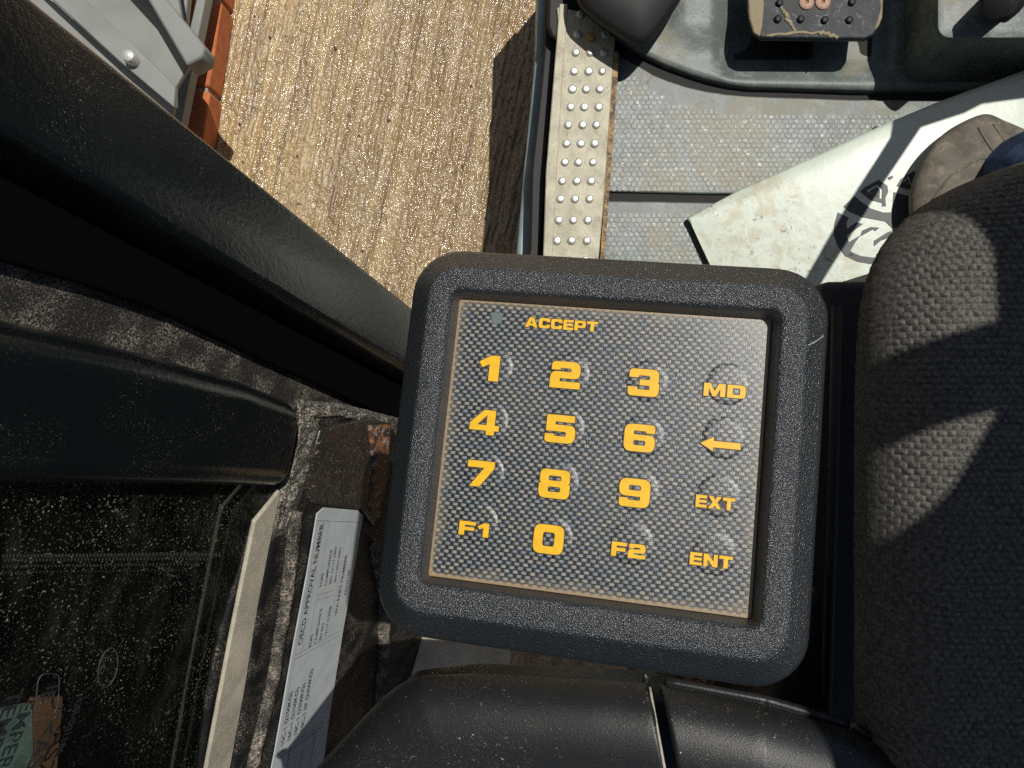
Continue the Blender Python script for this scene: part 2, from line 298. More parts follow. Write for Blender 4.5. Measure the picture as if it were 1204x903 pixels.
# ------------------------------------------------------------------ lettering: wide heavy extended capitals and figures, cap height 1
def box(x0, y0, x1, y1, r): return [(x0, y0, r), (x1, y0, r), (x1, y1, r), (x0, y1, r)]
G6 = ([(0, 0, .28), (1.15, 0, .28), (1.15, .62, .24), (.35, .62), (.35, .76, .05), (.80, .76, .03), (.80, .69), (1.13, .69), (1.13, 1, .26), (0, 1, .28)], box(.35, .23, .80, .41, .07))
GL = {
 '0': (1.15, [box(0, 0, 1.15, 1, .28), box(.35, .26, .80, .74, .09)]),
 '1': (.72, [[(.36, 0), (.70, 0), (.70, 1), (.40, 1), (0, .74), (.12, .52), (.36, .66)]]),
 '2': (1.15, [[(0, 0), (1.15, 0), (1.15, .25), (.37, .25), (.37, .37, .04), (1.13, .37, .24), (1.13, 1, .28), (.03, 1, .28), (.03, .68), (.37, .68), (.37, .75, .04), (.79, .75, .06), (.79, .62, .06), (0, .62, .24)]]),
 '3': (1.15, [[(.02, 1, .26), (.02, .68), (.37, .68), (.37, .76, .04), (.79, .76, .05), (.79, .61, .05), (.42, .61), (.42, .40), (.80, .40, .05), (.80, .24, .05), (.35, .24, .04), (.35, .33), (0, .33), (0, 0, .28), (1.15, 0, .28), (1.15, .49, .13), (1.07, .51, .05), (1.12, .54, .08), (1.12, 1, .26)]]),
 '4': (1.15, [[(.66, 0), (.98, 0), (.98, .17), (1.15, .17), (1.15, .39), (.98, .39), (.98, 1), (.52, 1), (0, .44), (0, .17), (.66, .17)], [(.66, .39), (.30, .39), (.66, .80)]]),
 '5': (1.15, [[(0, 0, .28), (1.15, 0, .28), (1.15, .65, .26), (.37, .65), (.37, .76), (1.09, .76), (1.09, 1), (.03, 1), (.03, .41), (.80, .41, .06), (.80, .24, .06), (.35, .24, .04), (.35, .31), (0, .31)]]),
 '6': (1.15, list(G6)),
 '7': (1.12, [[(0, 1), (0, .74), (.70, .74), (.14, 0), (.56, 0), (1.12, .74), (1.12, 1)]]),
 '8': (1.17, [[(0, 0, .25), (1.17, 0, .25), (1.17, .50, .14), (1.08, .53, .04), (1.15, .56, .1), (1.15, 1, .25), (.02, 1, .25), (.02, .56, .1), (.09, .53, .04), (0, .50, .14)], box(.35, .22, .82, .40, .06), box(.35, .61, .82, .78, .06)]),
 '9': (1.15, [[(1.15 - p[0], 1 - p[1], *p[2:]) for p in l] for l in G6]),
 'A': (1.28, [[(0, 0), (.36, 0), (.43, .17), (.85, .17), (.92, 0), (1.28, 0), (.86, 1), (.42, 1)], [(.52, .37), (.64, .72), (.76, .37)]]),
 'C': (1.12, [[(0, 0, .26), (1.12, 0, .26), (1.12, .38), (.78, .38), (.78, .26, .03), (.35, .26, .06), (.35, .74, .06), (.78, .74, .03), (.78, .62), (1.12, .62), (1.12, 1, .26), (0, 1, .26)]]),
 'E': (1.02, [[(0, 0), (1.02, 0), (1.02, .24), (.34, .24), (.34, .39), (.98, .39), (.98, .61), (.34, .61), (.34, .76), (1.0, .76), (1.0, 1), (0, 1)]]),
 'F': (1.0, [[(0, 0), (.34, 0), (.34, .36), (.93, .36), (.93, .60), (.34, .60), (.34, .75), (1.0, .75), (1.0, 1), (0, 1)]]),
 'P': (1.1, [[(0, 0), (.34, 0), (.34, .28), (1.1, .28, .24), (1.1, 1, .24), (0, 1)], box(.34, .51, .77, .76, .05)]),
 'T': (1.1, [[(.38, 0), (.72, 0), (.72, .74), (1.1, .74), (1.1, 1), (0, 1), (0, .74), (.38, .74)]]),
 'M': (1.36, [[(0, 0), (.32, 0), (.32, .62), (.57, 0), (.79, 0), (1.04, .62), (1.04, 0), (1.36, 0), (1.36, 1), (.94, 1), (.68, .40), (.42, 1), (0, 1)]]),
 'D': (1.15, [[(0, 0), (1.15, 0, .28), (1.15, 1, .28), (0, 1)], box(.34, .25, .80, .75, .08)]),
 'N': (1.15, [[(0, 0), (.33, 0), (.33, .58), (.79, 0), (1.15, 0), (1.15, 1), (.82, 1), (.82, .43), (.37, 1), (0, 1)]]),
 'X': (1.2, [[(0, 0), (.40, 0), (.60, .28), (.80, 0), (1.2, 0), (.82, .51), (1.18, 1), (.78, 1), (.60, .74), (.42, 1), (.02, 1), (.38, .51)]]),
 '<': (2.3, [[(0, .5), (.75, 1.0), (.75, .72), (2.3, .72), (2.3, .28), (.75, .28), (.75, 0)]]),
}
def rnd(loop):
    out = []; n = len(loop)
    for i, p in enumerate(loop):
        r = p[2] if len(p) > 2 else 0; c = Vector(p[:2])
        if r < 1e-6: out.append(c); continue
        a = Vector(loop[i - 1][:2]) - c; b = Vector(loop[(i + 1) % n][:2]) - c
        rr = min(r, a.length * .49, b.length * .49); a.normalize(); b.normalize()
        for k in range(6):
            t = k / 5; p0 = c + a * rr; p2 = c + b * rr; out.append(p0 * (1 - t) ** 2 + c * 2 * t * (1 - t) * .96 + c * 0 + (c * 2 * t * (1 - t)) * .04 + p2 * t ** 2)
    return out
def curve_mesh(loops, z, off=0, ext=.00005):
    cu = bpy.data.curves.new('c', 'CURVE'); cu.dimensions = '2D'; cu.fill_mode = 'BOTH'; cu.extrude = ext; cu.offset = off
    for l in loops:
        s = cu.splines.new('POLY'); s.points.add(len(l) - 1); s.use_cyclic_u = True
        for q, p in zip(s.points, l): q.co = (p[0], p[1], 0, 1)
    o = bpy.data.objects.new('c', cu); COL.objects.link(o); bpy.context.view_layer.update()
    me = bpy.data.meshes.new_from_object(o.evaluated_get(bpy.context.evaluated_depsgraph_get()))
    V = [(v.co.x, v.co.y, v.co.z + z) for v in me.vertices]; F = [tuple(p.vertices) for p in me.polygons]
    bpy.data.objects.remove(o); bpy.data.curves.remove(cu); bpy.data.meshes.remove(me); return V, F
def word(s, cx, cy, h, width, z, name, parent, ang=0):
    x = 0; loops = []
    for ch in s:
        wd, ls = GL[ch]
        for l in ls: loops.append([Vector((p.x + x, p.y)) for p in rnd(l)])
        x += wd + .12
    x -= .12; k = width / x; ca, sa = math.cos(ang), math.sin(ang); out = []
    for l in loops:
        q = []
        for p in l:
            u, v = (p.x - x / 2) * k, (p.y - .5) * h; q.append((cx + u * ca - v * sa, cy + u * sa + v * ca))
        out.append(q)
    V1, F1 = curve_mesh(out, z, 0); o = mk(name, V1, F1, M['yellow'], parent)
    V0, F0 = curve_mesh(out, z - .00012, .00028); mk(name + '_border', V0, F0, M['print_edge'], parent)
    return o

# ================================================================== SETTING: the concrete below
def cgrid(a, b, step, far):
    m = np.arange(a, b, step); g = (far - abs(b)) ; k = np.array([.02, .06, .15, .4, 1, 3, 8, 20])
    return np.concatenate([a - k[::-1], m, b + k])
gx, gy = np.meshgrid(cgrid(-.68, .12, .0016, 20), cgrid(.06, .85, .0024, 20))
th = R(12); u = gx * math.cos(th) - gy * math.sin(th); v = gx * math.sin(th) + gy * math.cos(th)
gz = .0030 * vn(u, v * .09, .0075, 1) + .0030 * vn(u, v * .45, .0048, 2) + .0030 * vn(u, v * .5, .02, 3) + .006 * vn(u, v * .3, .2, 4)
gz += .0035 * np.abs(vn(u, v * .06, .018, 5)) * 1.5 + .0020 * vn(u, v * .8, .0034, 6)
gz += .0011 * np.sin(u * 2 * np.pi / .0125 + 2.2 * vn(u, v, .12, 11)) * (1.0 - .6 * np.clip((u + .15) / .2, 0, 1)) * (.6 + 1.2 * np.abs(vn(u, v * .4, .05, 12)))
gz += -.007 * np.exp(-((u - .045 - .01 * vn(v, v * 0, .1, 9)) / .016) ** 2)         # shallow trough worn beside the vehicle
inside = (gx > -.69) & (gx < .125) & (gy > .05) & (gy < .86)
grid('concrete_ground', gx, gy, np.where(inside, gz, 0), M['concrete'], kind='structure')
# fallen grit lying on it
V, F = [], []
for i in range(46):
    x, y = random.uniform(230, 600), random.uniform(5, 380); r = random.choice([.0015, .002, .0025, .004]); c = P(x, y, CZ - .003)
    b0 = len(V); V += [c + Vector((a * r * random.uniform(.7, 1.2), b * r * random.uniform(.7, 1.2), d * r * .7)) for a, b, d in ((1, 0, 0), (0, 1, 0), (-1, 0, 0), (0, -1, 0), (0, 0, 1))]
    F += [(b0, b0 + 1, b0 + 4), (b0 + 1, b0 + 2, b0 + 4), (b0 + 2, b0 + 3, b0 + 4), (b0 + 3, b0, b0 + 4)]
mk('grit', V, F, mat('grit', (.16, .10, .06), .8), kind='stuff')

# ---------------------------------------------------- building edge at the top left
br = thing('brick_plinth', P(240, 90, 1.38), 'orange brick course with pale mortar at the edge of the concrete', 'brick wall')
ax = (P(238, 163, 1.36) - P(259, 0, 1.36)); Lb = ax.length; ax.normalize(); sd = Vector((ax.y, -ax.x, 0)); sd = -sd if sd.x > 0 else sd
e0 = P(260, 0, 1.36)
for k in range(-2, 3):
    a = e0 + ax * (.166 * k + .004); b = a + ax * .157
    jx = random.uniform(-.003, .003)
    q = [a + sd * jx, b + sd * (jx + .003), b + sd * .09, a + sd * .09]
    V, F = extr(q, (0, 0, -.06)); mk('brick', V, F, M['brick'], br, bevel=.004)
q = [e0 - ax * .5 + sd * .006, e0 + ax * .62 + sd * .006, e0 + ax * .62 + sd * .14, e0 - ax * .5 + sd * .14]
V, F = extr([p + Vector((0, 0, -.006)) for p in q], (0, 0, -.062)); mk('mortar_bed', V, F, M['mortar'], br)

gp = thing('wall_panel', P(150, 40, 1.28), 'flat grey wall cladding panel with a grooved edge above the orange brick course', 'wall panel')
slab('panel_sheet', [(-60, -120), (232, -120), (215, 50), (205, 175), (60, 175)], 1.30, .02, M['grey_metal'], gp, bevel=.003)
slab('edge_trim', [(238, -60), (252, -60), (241, 0), (232, 45), (212, 147), (203, 139), (222, 36), (230, 0)], 1.28, .03, M['grey_metal'], gp, bevel=.003)

ch = thing('steel_channel', P(120, 40, 1.1), 'grey steel channel with a raised flange and a white bolt beyond the black door post', 'metal channel')
slab('web', [(40, -100), (200, -60), (222, 76), (206, 103), (206, 126), (72, 0)], 1.20, .012, M['grey_metal'], ch, bevel=.002)
# upper flange: a deep strip standing off the web
slab('flange', [(60, -140), (135, -70), (196, 0), (241, 55), (238, 67), (219, 77), (174, 0), (110, -70)], 1.14, .045, M['grey_metal'], ch, bevel=.004)
slab('flange', [(30, -60), (73, 0), (96, -3), (150, 45), (206, 101), (204, 126), (140, 72), (62, 0), (20, -40)], 1.10, .012, M['grey_metal'], ch, bevel=.002)
slab('lip', [(20, -30), (40, -10), (63, 2), (140, 74), (204, 127), (200, 138), (120, 90), (30, 8)], 1.13, .012, M['grey_metal'], ch, bevel=.002)
c = P(153, 67, 1.088); V, F = loft([[c + Vector((math.cos(a) * r, math.sin(a) * r, z)) for a in [k * math.pi / 8 for k in range(16)]] for r, z in ((.010, -.012), (.010, .0), (.008, .006), (.003, .009))])
bo = mk('bolt', V, F, M['galv'], ch, smooth=True, auto=40)

# ================================================================== VEHICLE FLOOR (distance 1.05 from the camera)
FD = 1.05
fm = thing('floor_mat', P(900, 200, FD), 'grey moulded rubber floor mat with honeycomb tread and a dark curved groove', 'floor mat')
slab('mat_base', [(700, -130), (1500, -130), (1500, 420), (700, 420)], FD + .004, .03, M['groove'], fm)
def arc(x0, y0, x1, y1, x2, y2, n=10):
    return [((1 - t) ** 2 * x0 + 2 * t * (1 - t) * x1 + t * t * x2, (1 - t) ** 2 * y0 + 2 * t * (1 - t) * y1 + t * t * y2) for t in [k / n for k in range(n + 1)]]
lo_edge = [(722, 62), (750, 78)] + arc(750, 78, 800, 108, 880, 113, 6) + [(1000, 117), (1500, 119)]
hi_edge = [(690, 12), (722, 48), (756, 69)] + arc(756, 69, 818, 101, 880, 107, 6) + [(1000, 111), (1500, 113)]
slab('lower_mat', lo_edge + [(1500, 226), (840, 228), (711, 225), (715, 150)], FD - .001, .02, M['matgrey'], fm, bevel=.002)
slab('lower_mat', [(710, 236), (840, 238), (1500, 238), (1500, 420), (703, 420)], FD - .001, .02, M['matgrey'], fm, bevel=.002)
# upper mat: soft moulded surface
X, Y = np.meshgrid(np.linspace(690, 1300, 200), np.linspace(-110, 108, 90))
bot = np.interp(X[0], [p[0] for p in hi_edge], [p[1] for p in hi_edge])
Yn = -110 + (Y + 110) / 218 * (bot[None, :] + 110)
def sst(a, b, t): t = np.clip((t - a) / (b - a), 0, 1); return t * t * (3 - 2 * t)
z = .006 + 0 * X
z += .004 * sst(0, 14, bot[None, :] - Yn)
dx = np.maximum(np.abs(X - 945) - 78, 0); dy = np.maximum(np.abs(Yn - 10) - 56, 0); rr = np.sqrt(dx ** 2 + dy ** 2)
z -= .014 * sst(34, 2, rr)                                                     # well under the pedal
z += .012 * sst(60, 20, np.abs(X - 830)) * sst(70, 20, Yn)                       # swelling beside the column
z += .0015 * vn(X, Yn, 45, 5)
z -= .012 * sst(6, 0, bot[None, :] - Yn)
Dd = FD - z
grid('upper_mat', (X - 602) / FP * Dd, -(Yn - 451.5) / FP * Dd, CZ - Dd, M['matgrey'], fm)
# honeycomb tread: small raised domes, too many to pick apart
V, F = [], []; pit = .0081
def tread(poly, hexrot):
    pv = [P(x, y, FD - .001) for x, y in poly]; xs = [p.x for p in pv]; ys = [p.y for p in pv]
    def inside(x, y):
        c = False
        for i in range(len(pv)):
            a, b = pv[i], pv[i - 1]
            if (a.y > y) != (b.y > y) and x < (b.x - a.x) * (y - a.y) / (b.y - a.y) + a.x: c = not c
        return c
    j = 0; y = min(ys)
    while y < max(ys):
        x = min(xs) + (j % 2) * pit / 2
        while x < max(xs):
            if inside(x, y):
                h = .0009 * (1 + .3 * random.uniform(-1, 1)); b0 = len(V); z0 = CZ - FD + .0005
                tx, ty = random.uniform(-.00014, .00014), random.uniform(-.00014, .00014)
                for r, zz in ((.0043, 0), (.0037, h)):
                    for k in range(6):
                        a = math.pi / 3 * k + math.pi / 6; V.append((x + r * math.cos(a), y + r * math.sin(a), z0 + zz + (tx * math.cos(a) + ty * math.sin(a)) * (zz > 0)))
                V.append((x, y, z0 + h * 1.15)); 
                for k in range(6):
                    q = (k + 1) % 6; F.append((b0 + k, b0 + q, b0 + 6 + q, b0 + 6 + k)); F.append((b0 + 6 + k, b0 + 6 + q, b0 + 12))
            x += pit
        y += pit * .84; j += 1
tread([(722, 78), (745, 92), (790, 122), (850, 132), (1000, 133), (1140, 134), (1300, 136), (1300, 222), (715, 222), (716, 150)], 0)
tread([(714, 252), (1000, 252), (1300, 252), (1300, 400), (708, 400)], 0)
mk('tread', V, F, M['tread'], fm, kind='stuff', smooth=True, auto=35)
# raised housing moulded at the right
def frust(p0, p1, d0, d1, r=14):
    def rr(x0, y0, x1, y1, d, r):
        out = []
        for cx, cy, a0 in ((x1 - r, y1 - r, 0), (x0 + r, y1 - r, 90), (x0 + r, y0 + r, 180), (x1 - r, y0 + r, 270)):
            for k in range(6): a = R(a0 + 18 * k); out.append(P(cx + r * math.cos(a), cy + r * math.sin(a), d))
        return out
    m = [rr(*p0, d0, r * 1.3), rr(p0[0] * .5 + p1[0] * .5, p0[1] * .5 + p1[1] * .5, p0[2], p0[3] * .5 + p1[3] * .5, (d0 + d1) / 2, r), rr(p1[0] - 4, p1[1], p1[2], p1[3] + 4, d1 + .012, r), rr(p1[0], p1[1], p1[2], p1[3], d1 + .002, r), rr(p1[0] + 6, p1[1], p1[2], p1[3] - 6, d1, r)]
    return loft(m, cap0=False)
V, F = frust((1062, -100, 1500, 98), (1103, -100, 1500, 44), FD - .006, .93)
mk('raised_box', V, F, M['matgrey'], fm, smooth=True, auto=60)

pg = thing('peg', P(1172, 6, .93), 'short black round peg on the raised grey moulding at the top right', 'peg')
c0, c1 = P(1180, -2, .93), P(1172, 6, .88)
def cyl(c0, c1, r0, r1, n=20, rim=.003):
    ax = (c1 - c0).normalized(); a = ax.cross(Vector((0, 1, 0))).normalized(); b = ax.cross(a); L = (c1 - c0).length
    pr = [(0, r0), (L - rim, r1), (L - rim * .3, r1 - rim * .3), (L, r1 - rim)]
    return loft([[c0 + ax * t + (a * math.cos(q) + b * math.sin(q)) * r for q in [2 * math.pi * k / n for k in range(n)]] for t, r in pr])
V, F = cyl(c0, c1, .021, .017); mk('post', V, F, M['soft_black'], pg, smooth=True, auto=50)
V, F = cyl(c0, c0 + (c1 - c0) * .25, .026, .025); mk('collar', V, F, M['soft_black'], pg, smooth=True, auto=50)

# ---------------------------------------------------- studded step plate along the door opening
sp = thing('step_plate', P(680, 160, 1.03), 'worn cream studded metal step plate along the door opening', 'step plate')
pl = [(655, 8), (686, 14), (724, 44), (722, 62), (716, 150), (711, 225), (704, 305), (700, 420), (636, 420), (641, 290), (644, 200), (652, 90), (657, 45)]
slab('plate', pl, 1.030, .004, M['plate'], sp, bevel=.0015)
slab('plate_edge', [(658, 4), (668, 4), (662, 90), (655, 200), (650, 300), (646, 420), (634, 420), (639, 290), (642, 200), (651, 90)], 1.0285, .006, M['plate'], sp, bevel=.0015, label='raised outer fold of the step plate')
def dome(c, r, h, n=12, fl=.55):
    return loft([[c + Vector((math.cos(a) * q, math.sin(a) * q, z)) for a in [2 * math.pi * k / n for k in range(n)]] for q, z in ((r, 0), (r * .97, h * .5), (r * .82, h * .82), (r * fl, h * .97), (r * .2, h))], cap0=False)
slab('rust_edge', [(725, 60), (728, 64), (722, 150), (716, 232), (709, 330), (704, 330), (711, 225), (716, 150), (722, 62)], 1.031, .005, M['mudrust'], sp)
V, F = dome(Vector((0, 0, 0)), .0062, .0042); base = None
rows = [(18, [682]), (41, [679]), (41, [712]), (62, [677, 694, 710]), (84, [675, 692, 708]), (105, [673, 689, 705]), (126, [671, 687, 704]), (147, [668, 685, 701]), (169, [666, 683, 699]), (191, [664, 680, 697]), (213, [661, 678, 695]), (234, [659, 676, 693]), (259, [657, 674, 691]), (283, [655, 672, 690]), (306, [653, 670, 688])]
for y, xs in rows:
    for x in xs:
        c = P(x, y, 1.0305)
        if base is None: base = mk('stud', [v + c for v in V], F, M['stud'], sp, smooth=True); o = base
        else:
            o = base.copy(); COL.objects.link(o); o.location = c + Vector((0, 0, .0021)) - ORG[sp.name]; ORG[o.name] = c
            s = random.uniform(.92, 1.06); o.scale = (s, s, random.uniform(.8, 1.05)); o.rotation_euler.z = random.uniform(0, 6)
c = P(694, 45, 1.0305); V, F = dome(c, .0062, .011, 6, .8); mk('bolt_head', V, F, M['rust_bolt'], sp, smooth=True, auto=30, label='rusty bolt head standing proud of the plate')

ds = thing('door_sill', P(640, 200, 1.10), 'blue grey painted sill with a black rubber edge below the studded step plate', 'door sill')
slab('rubber_edge', [(646, -120), (662, -120), (657, 48), (650, 110), (643, 200), (637, 300), (632, 420), (606, 420), (622, 290), (624, 200), (634, 110), (640, 48)], 1.06, .05, M['soft_black'], ds, bevel=.004)
slab('painted_panel', [(636, -120), (650, -120), (640, 110), (630, 200), (626, 300), (618, 420), (596, 420), (608, 290), (616, 200), (630, 60)], 1.10, .16, M['skirt'], ds, bevel=.006, seg=3)
slab('painted_panel', [(650, -120), (720, -120), (720, 420), (640, 420), (640, 125)], 1.12, .24, M['soft_black'], ds, label='dark underside of the sill')

gr = thing('door_buffer', P(652, 20, 1.0), 'black rounded rubber buffer at the top end of the door sill', 'rubber buffer')
V, F = loft([[P(x, y, d) for x, y in [(645 + i, -60), (667 - i, -60), (664 - i, 46 - i), (656, 50 - i), (647 + i, 43 - i), (643 + i, 30)]] for d, i in ((1.08, 0), (1.045, 0), (1.035, 1.5))])
mk('buffer_body', V, F, M['soft_black'], gr, bevel=.003, seg=3)
def smooth_loop(p, n=3):
    for _ in range(n):
        q = []
        for i in range(len(p)):
            a, b = p[i], p[(i + 1) % len(p)]; q += [(a[0] * .75 + b[0] * .25, a[1] * .75 + b[1] * .25), (a[0] * .25 + b[0] * .75, a[1] * .25 + b[1] * .75)]
        p = q
    return p
sc = thing('steering_column', P(735, 0, .95), 'smooth black tapered column cover rising beside the step plate at the top', 'column cover')
def blob(cx, cy, rx, ry, d, n=28, pw=2.6, rot=0):
    out = []
    for k in range(n):
        a = 2 * math.pi * k / n; ca, sa = math.cos(a), math.sin(a)
        x = math.copysign(abs(ca) ** (2 / pw), ca) * rx; y = math.copysign(abs(sa) ** (2 / pw), sa) * ry
        out.append(P(cx + x * math.cos(rot) - y * math.sin(rot), cy + x * math.sin(rot) + y * math.cos(rot), d))
    return out
cs = [(690, -120), (676, -50), (674, 2), (700, 26), (724, 42), (740, 52), (753, 56), (766, 49), (778, 34), (790, 17), (802, -2), (830, -60), (840, -120)]
V, F = loft([[P(745 + (x - 745) * k, -60 + (y + 60) * k, d) for x, y in smooth_loop(cs, 2)] for k, d in ((.97, 1.045), (.99, 1.02), (1.0, .995), (.97, .978), (.88, .968), (.5, .962))])
mk('cover', V, F, M['soft_black'], sc, smooth=True)

# ---------------------------------------------------- pedal
pd = thing('brake_pedal', P(960, 10, 1.0), 'worn black foot pedal caked with tan mud at the top of the photo', 'pedal')
PD = .985
slab('pad', [(882, -60), (1032, -60), (1040, 0), (1036, 30), (1027, 42), (1018, 46), (895, 45), (885, 36), (880, 10)], PD, .010, M['pedal'], pd, bevel=.003, seg=3)
slab('mud_cake', [(884, -30), (896, -30), (899, 5), (897, 30), (894, 43), (886, 38), (881, 20), (880, 0)], PD - .0005, .004, M['mud'], pd, bevel=.002)
slab('mud_cake', [(1034, -10), (1039, -5), (1038, 20), (1034, 30), (1026, 39), (1030, 28), (1035, 10)], PD - .0005, .004, M['mud'], pd, bevel=.002)
V, F = [], []
for a, b in (((900, 41), (962, 38)), ((924, 20), (936, 36)), ((918, 8), (926, 20)), ((962, 38), (985, 44))):
    vv, ff = sweep([P(a[0] + (b[0] - a[0]) * t, a[1] + (b[1] - a[1]) * t + random.uniform(-2, 2), PD - .0005) for t in [k / 8 for k in range(9)]], [.0012 + .0022 * random.random() for _ in range(9)], 8, .4, .3)
    F += [tuple(i + len(V) for i in f) for f in ff]; V += vv
mk('mud_cake', V, F, M['mud'], pd, smooth=True)
V, F = dome(Vector((0, 0, 0)), .0052, .0045); b0 = None
for x, y in ((916, 4), (1001, 3), (914, 23), (941, 23), (969, 24), (998, 24), (916, -18), (1001, -18)):
    c = P(x, y, PD)
    if not b0: b0 = mk('stud', [v + c for v in V], F, M['pedal'], pd, smooth=True)
    else: o = b0.copy(); COL.objects.link(o); o.location = c + Vector((0, 0, .00225)) - ORG[pd.name]
for x, y in ((948, 3), (967, 3)):
    c = P(x, y, PD - .0002); V, F = loft([[c + Vector((math.cos(a) * q, math.sin(a) * q, z)) for a in [2 * math.pi * k / 24 for k in range(24)]] for q, z in ((.0098, 0), (.0098, .0014), (.0088, .0022), (.0030, .0024), (.0024, .0006))], cap0=False)
    s_ = mk('screw', V, F, M['copper'], pd, smooth=True, auto=40)
    V, F = dome(c + Vector((0, 0, .0007)), .0021, .0004, 6); mk('socket', V, F, M['rust'], s_)
V, F = extr([P(905, -60, 1.0), P(1005, -60, 1.0), P(1002, 20, 1.0), P(908, 20, 1.0)], (0, 0, -.04)); mk('bracket', V, F, M['soft_black'], pd, bevel=.003)
V, F = sweep([P(955, 10, 1.02), P(955, -30, 1.05), P(960, -120, 1.02)], .012, 12); mk('lever', V, F, M['soft_black'], pd, smooth=True)

# ---------------------------------------------------- white plastic sheet with its printed emblem
sh = thing('plastic_sheet', P(960, 250, .98), 'white plastic sheet with dark round emblem and mud smears lying on the floor mat', 'plastic sheet')
# slightly bowed: distance shrinks away from the pointed corner
def sd_(x, y):
    t = ((x - 808) * .90 + (258 - y) * .44) / 440; return 1.035 - .055 * math.sin(min(max(t, 0), 1.3) * 1.3) 
top = [(808, 256), (870, 223), (960, 183), (1040, 146), (1100, 121), (1160, 99), (1204, 83), (1330, 40)]
botm = [(812, 262), (850, 345), (930, 420), (1010, 440), (1100, 440), (1200, 420), (1260, 400), (1330, 380)]
nu, nv = 90, 60
A = np.array([[np.interp(i / nu, np.linspace(0, 1, 8), [p[k] for p in top]) for k in (0, 1)] for i in range(nu + 1)])
B = np.array([[np.interp(i / nu, np.linspace(0, 1, 8), [p[k] for p in botm]) for k in (0, 1)] for i in range(nu + 1)])
tt = np.linspace(0, 1, nv + 1)[:, None, None]; PXY = A[None] * (1 - tt) + B[None] * tt
D = np.vectorize(sd_)(PXY[..., 0], PXY[..., 1]); D = D + .006 * np.exp(-tt[..., 0] * 14)      # near edge dips
so_ = grid('sheet', (PXY[..., 0] - 602) / FP * D, -(PXY[..., 1] - 451.5) / FP * D, CZ - D, M['sheet'], sh)
s_ = so_.modifiers.new('solid', 'SOLIDIFY'); s_.thickness = .0012; s_.offset = -1
def zpx(pts): return [(980 + a / 7.527, 170 + b / 7.527) for a, b in pts]
def decal(loops, nm='emblem_print'):
    """printed shapes: fine triangles laid on the sheet"""
    V0, F0 = curve_mesh([[(x, -y) for x, y in zpx(l)] for l in loops], 0, 0, 0)
    bm = bmesh.new(); vs = [bm.verts.new(v) for v in V0]
    for f in F0:
        try: bm.faces.new([vs[i] for i in f])
        except ValueError: pass
    bmesh.ops.triangulate(bm, faces=bm.faces)
    for _ in range(3):
        es = [e for e in bm.edges if e.calc_length() > 4]
        if es: bmesh.ops.subdivide_edges(bm, edges=es, cuts=1); bmesh.ops.triangulate(bm, faces=bm.faces)
    bm.verts.ensure_lookup_table(); bm.verts.index_update()
    V = [P(v.co.x, -v.co.y, sd_(v.co.x, -v.co.y) - .0008) for v in bm.verts]; F = [tuple(v.index for v in f.verts) for f in bm.faces]; bm.free()
    mk(nm, V, F, M['print_grey'], sh)
decal([[(235, 412), (290, 370), (400, 310), (478, 365), (485, 420), (460, 470), (465, 545), (430, 545), (432, 515), (330, 490)], [(290, 408), (390, 352), (432, 395), (430, 485)], [(318, 412), (410, 470), (412, 402), (386, 372)]])
decal([[(185, 455), (90, 545), (140, 590), (250, 640), (400, 668), (460, 680), (525, 742), (640, 700), (720, 560), (735, 470), (665, 455), (535, 420), (520, 600), (440, 600), (330, 565), (250, 510)]])
decal([[(482, 292), (520, 272), (530, 292), (500, 312)]])
decal([[(560, 365), (600, 300), (660, 262), (722, 232), (735, 400), (690, 398), (630, 385)], [(612, 325), (690, 358), (665, 275)], [(632, 325), (658, 295), (672, 345)]])
decal([[(40, 600), (135, 645), (115, 690), (122, 745), (200, 688), (265, 702), (118, 805), (138, 862), (240, 800), (190, 870), (150, 940), (200, 990), (110, 990), (40, 903), (5, 800), (10, 700)]])
decal([[(255, 760), (330, 728), (408, 735), (372, 765), (352, 750), (240, 812)]]); decal([[(360, 850), (470, 780), (520, 760), (500, 820), (420, 850), (360, 900)]])
decal([[(150, 945), (240, 985), (350, 1000), (440, 985), (430, 1035), (330, 1055), (210, 1035), (120, 990)]])

# ---------------------------------------------------- the seated operator's foot and trouser leg
pe = thing('person', P(1140, 190, 1.0), 'seated person seen only as a worn grey brown boot and blue jeans beside the seat', 'person')
ft = [(1092, 262), (1084, 232), (1092, 200), (1112, 172), (1140, 152), (1172, 148), (1205, 162), (1240, 186), (1252, 215), (1235, 250), (1190, 285), (1130, 290)]
ftl = smooth_loop(ft, 2); cx, cy = 1165, 220
loops = []
for sc_, d in ((1.12, 1.0), (1.18, .988), (1.21, .976), (1.18, .966), (1.06, .957), (.82, .949), (.5, .944), (.2, .943)):
    loops.append([P(cx + (x - cx) * sc_, cy + (y - cy) * sc_, d) for x, y in ftl])
V, F = loft(loops); V = [v + Vector((vn(np.array([v.x]), np.array([v.y + v.z]), .03, 8)[0] * .006,) * 3) for v in V]
o = o_boot = mk('boot', V, F, M['boot'], pe, smooth=True); m_ = o.modifiers.new('s', 'SUBSURF'); m_.levels = m_.render_levels = 1
V, F = loft([[P(cx + (x - cx) * s_, cy + (y - cy) * s_, d) for x, y in ftl] for s_, d in ((1.10, 1.002), (1.16, 1.0), (1.17, .988), (1.12, .984))]); mk('sole', V, F, M['sole'], o, smooth=True, auto=50)
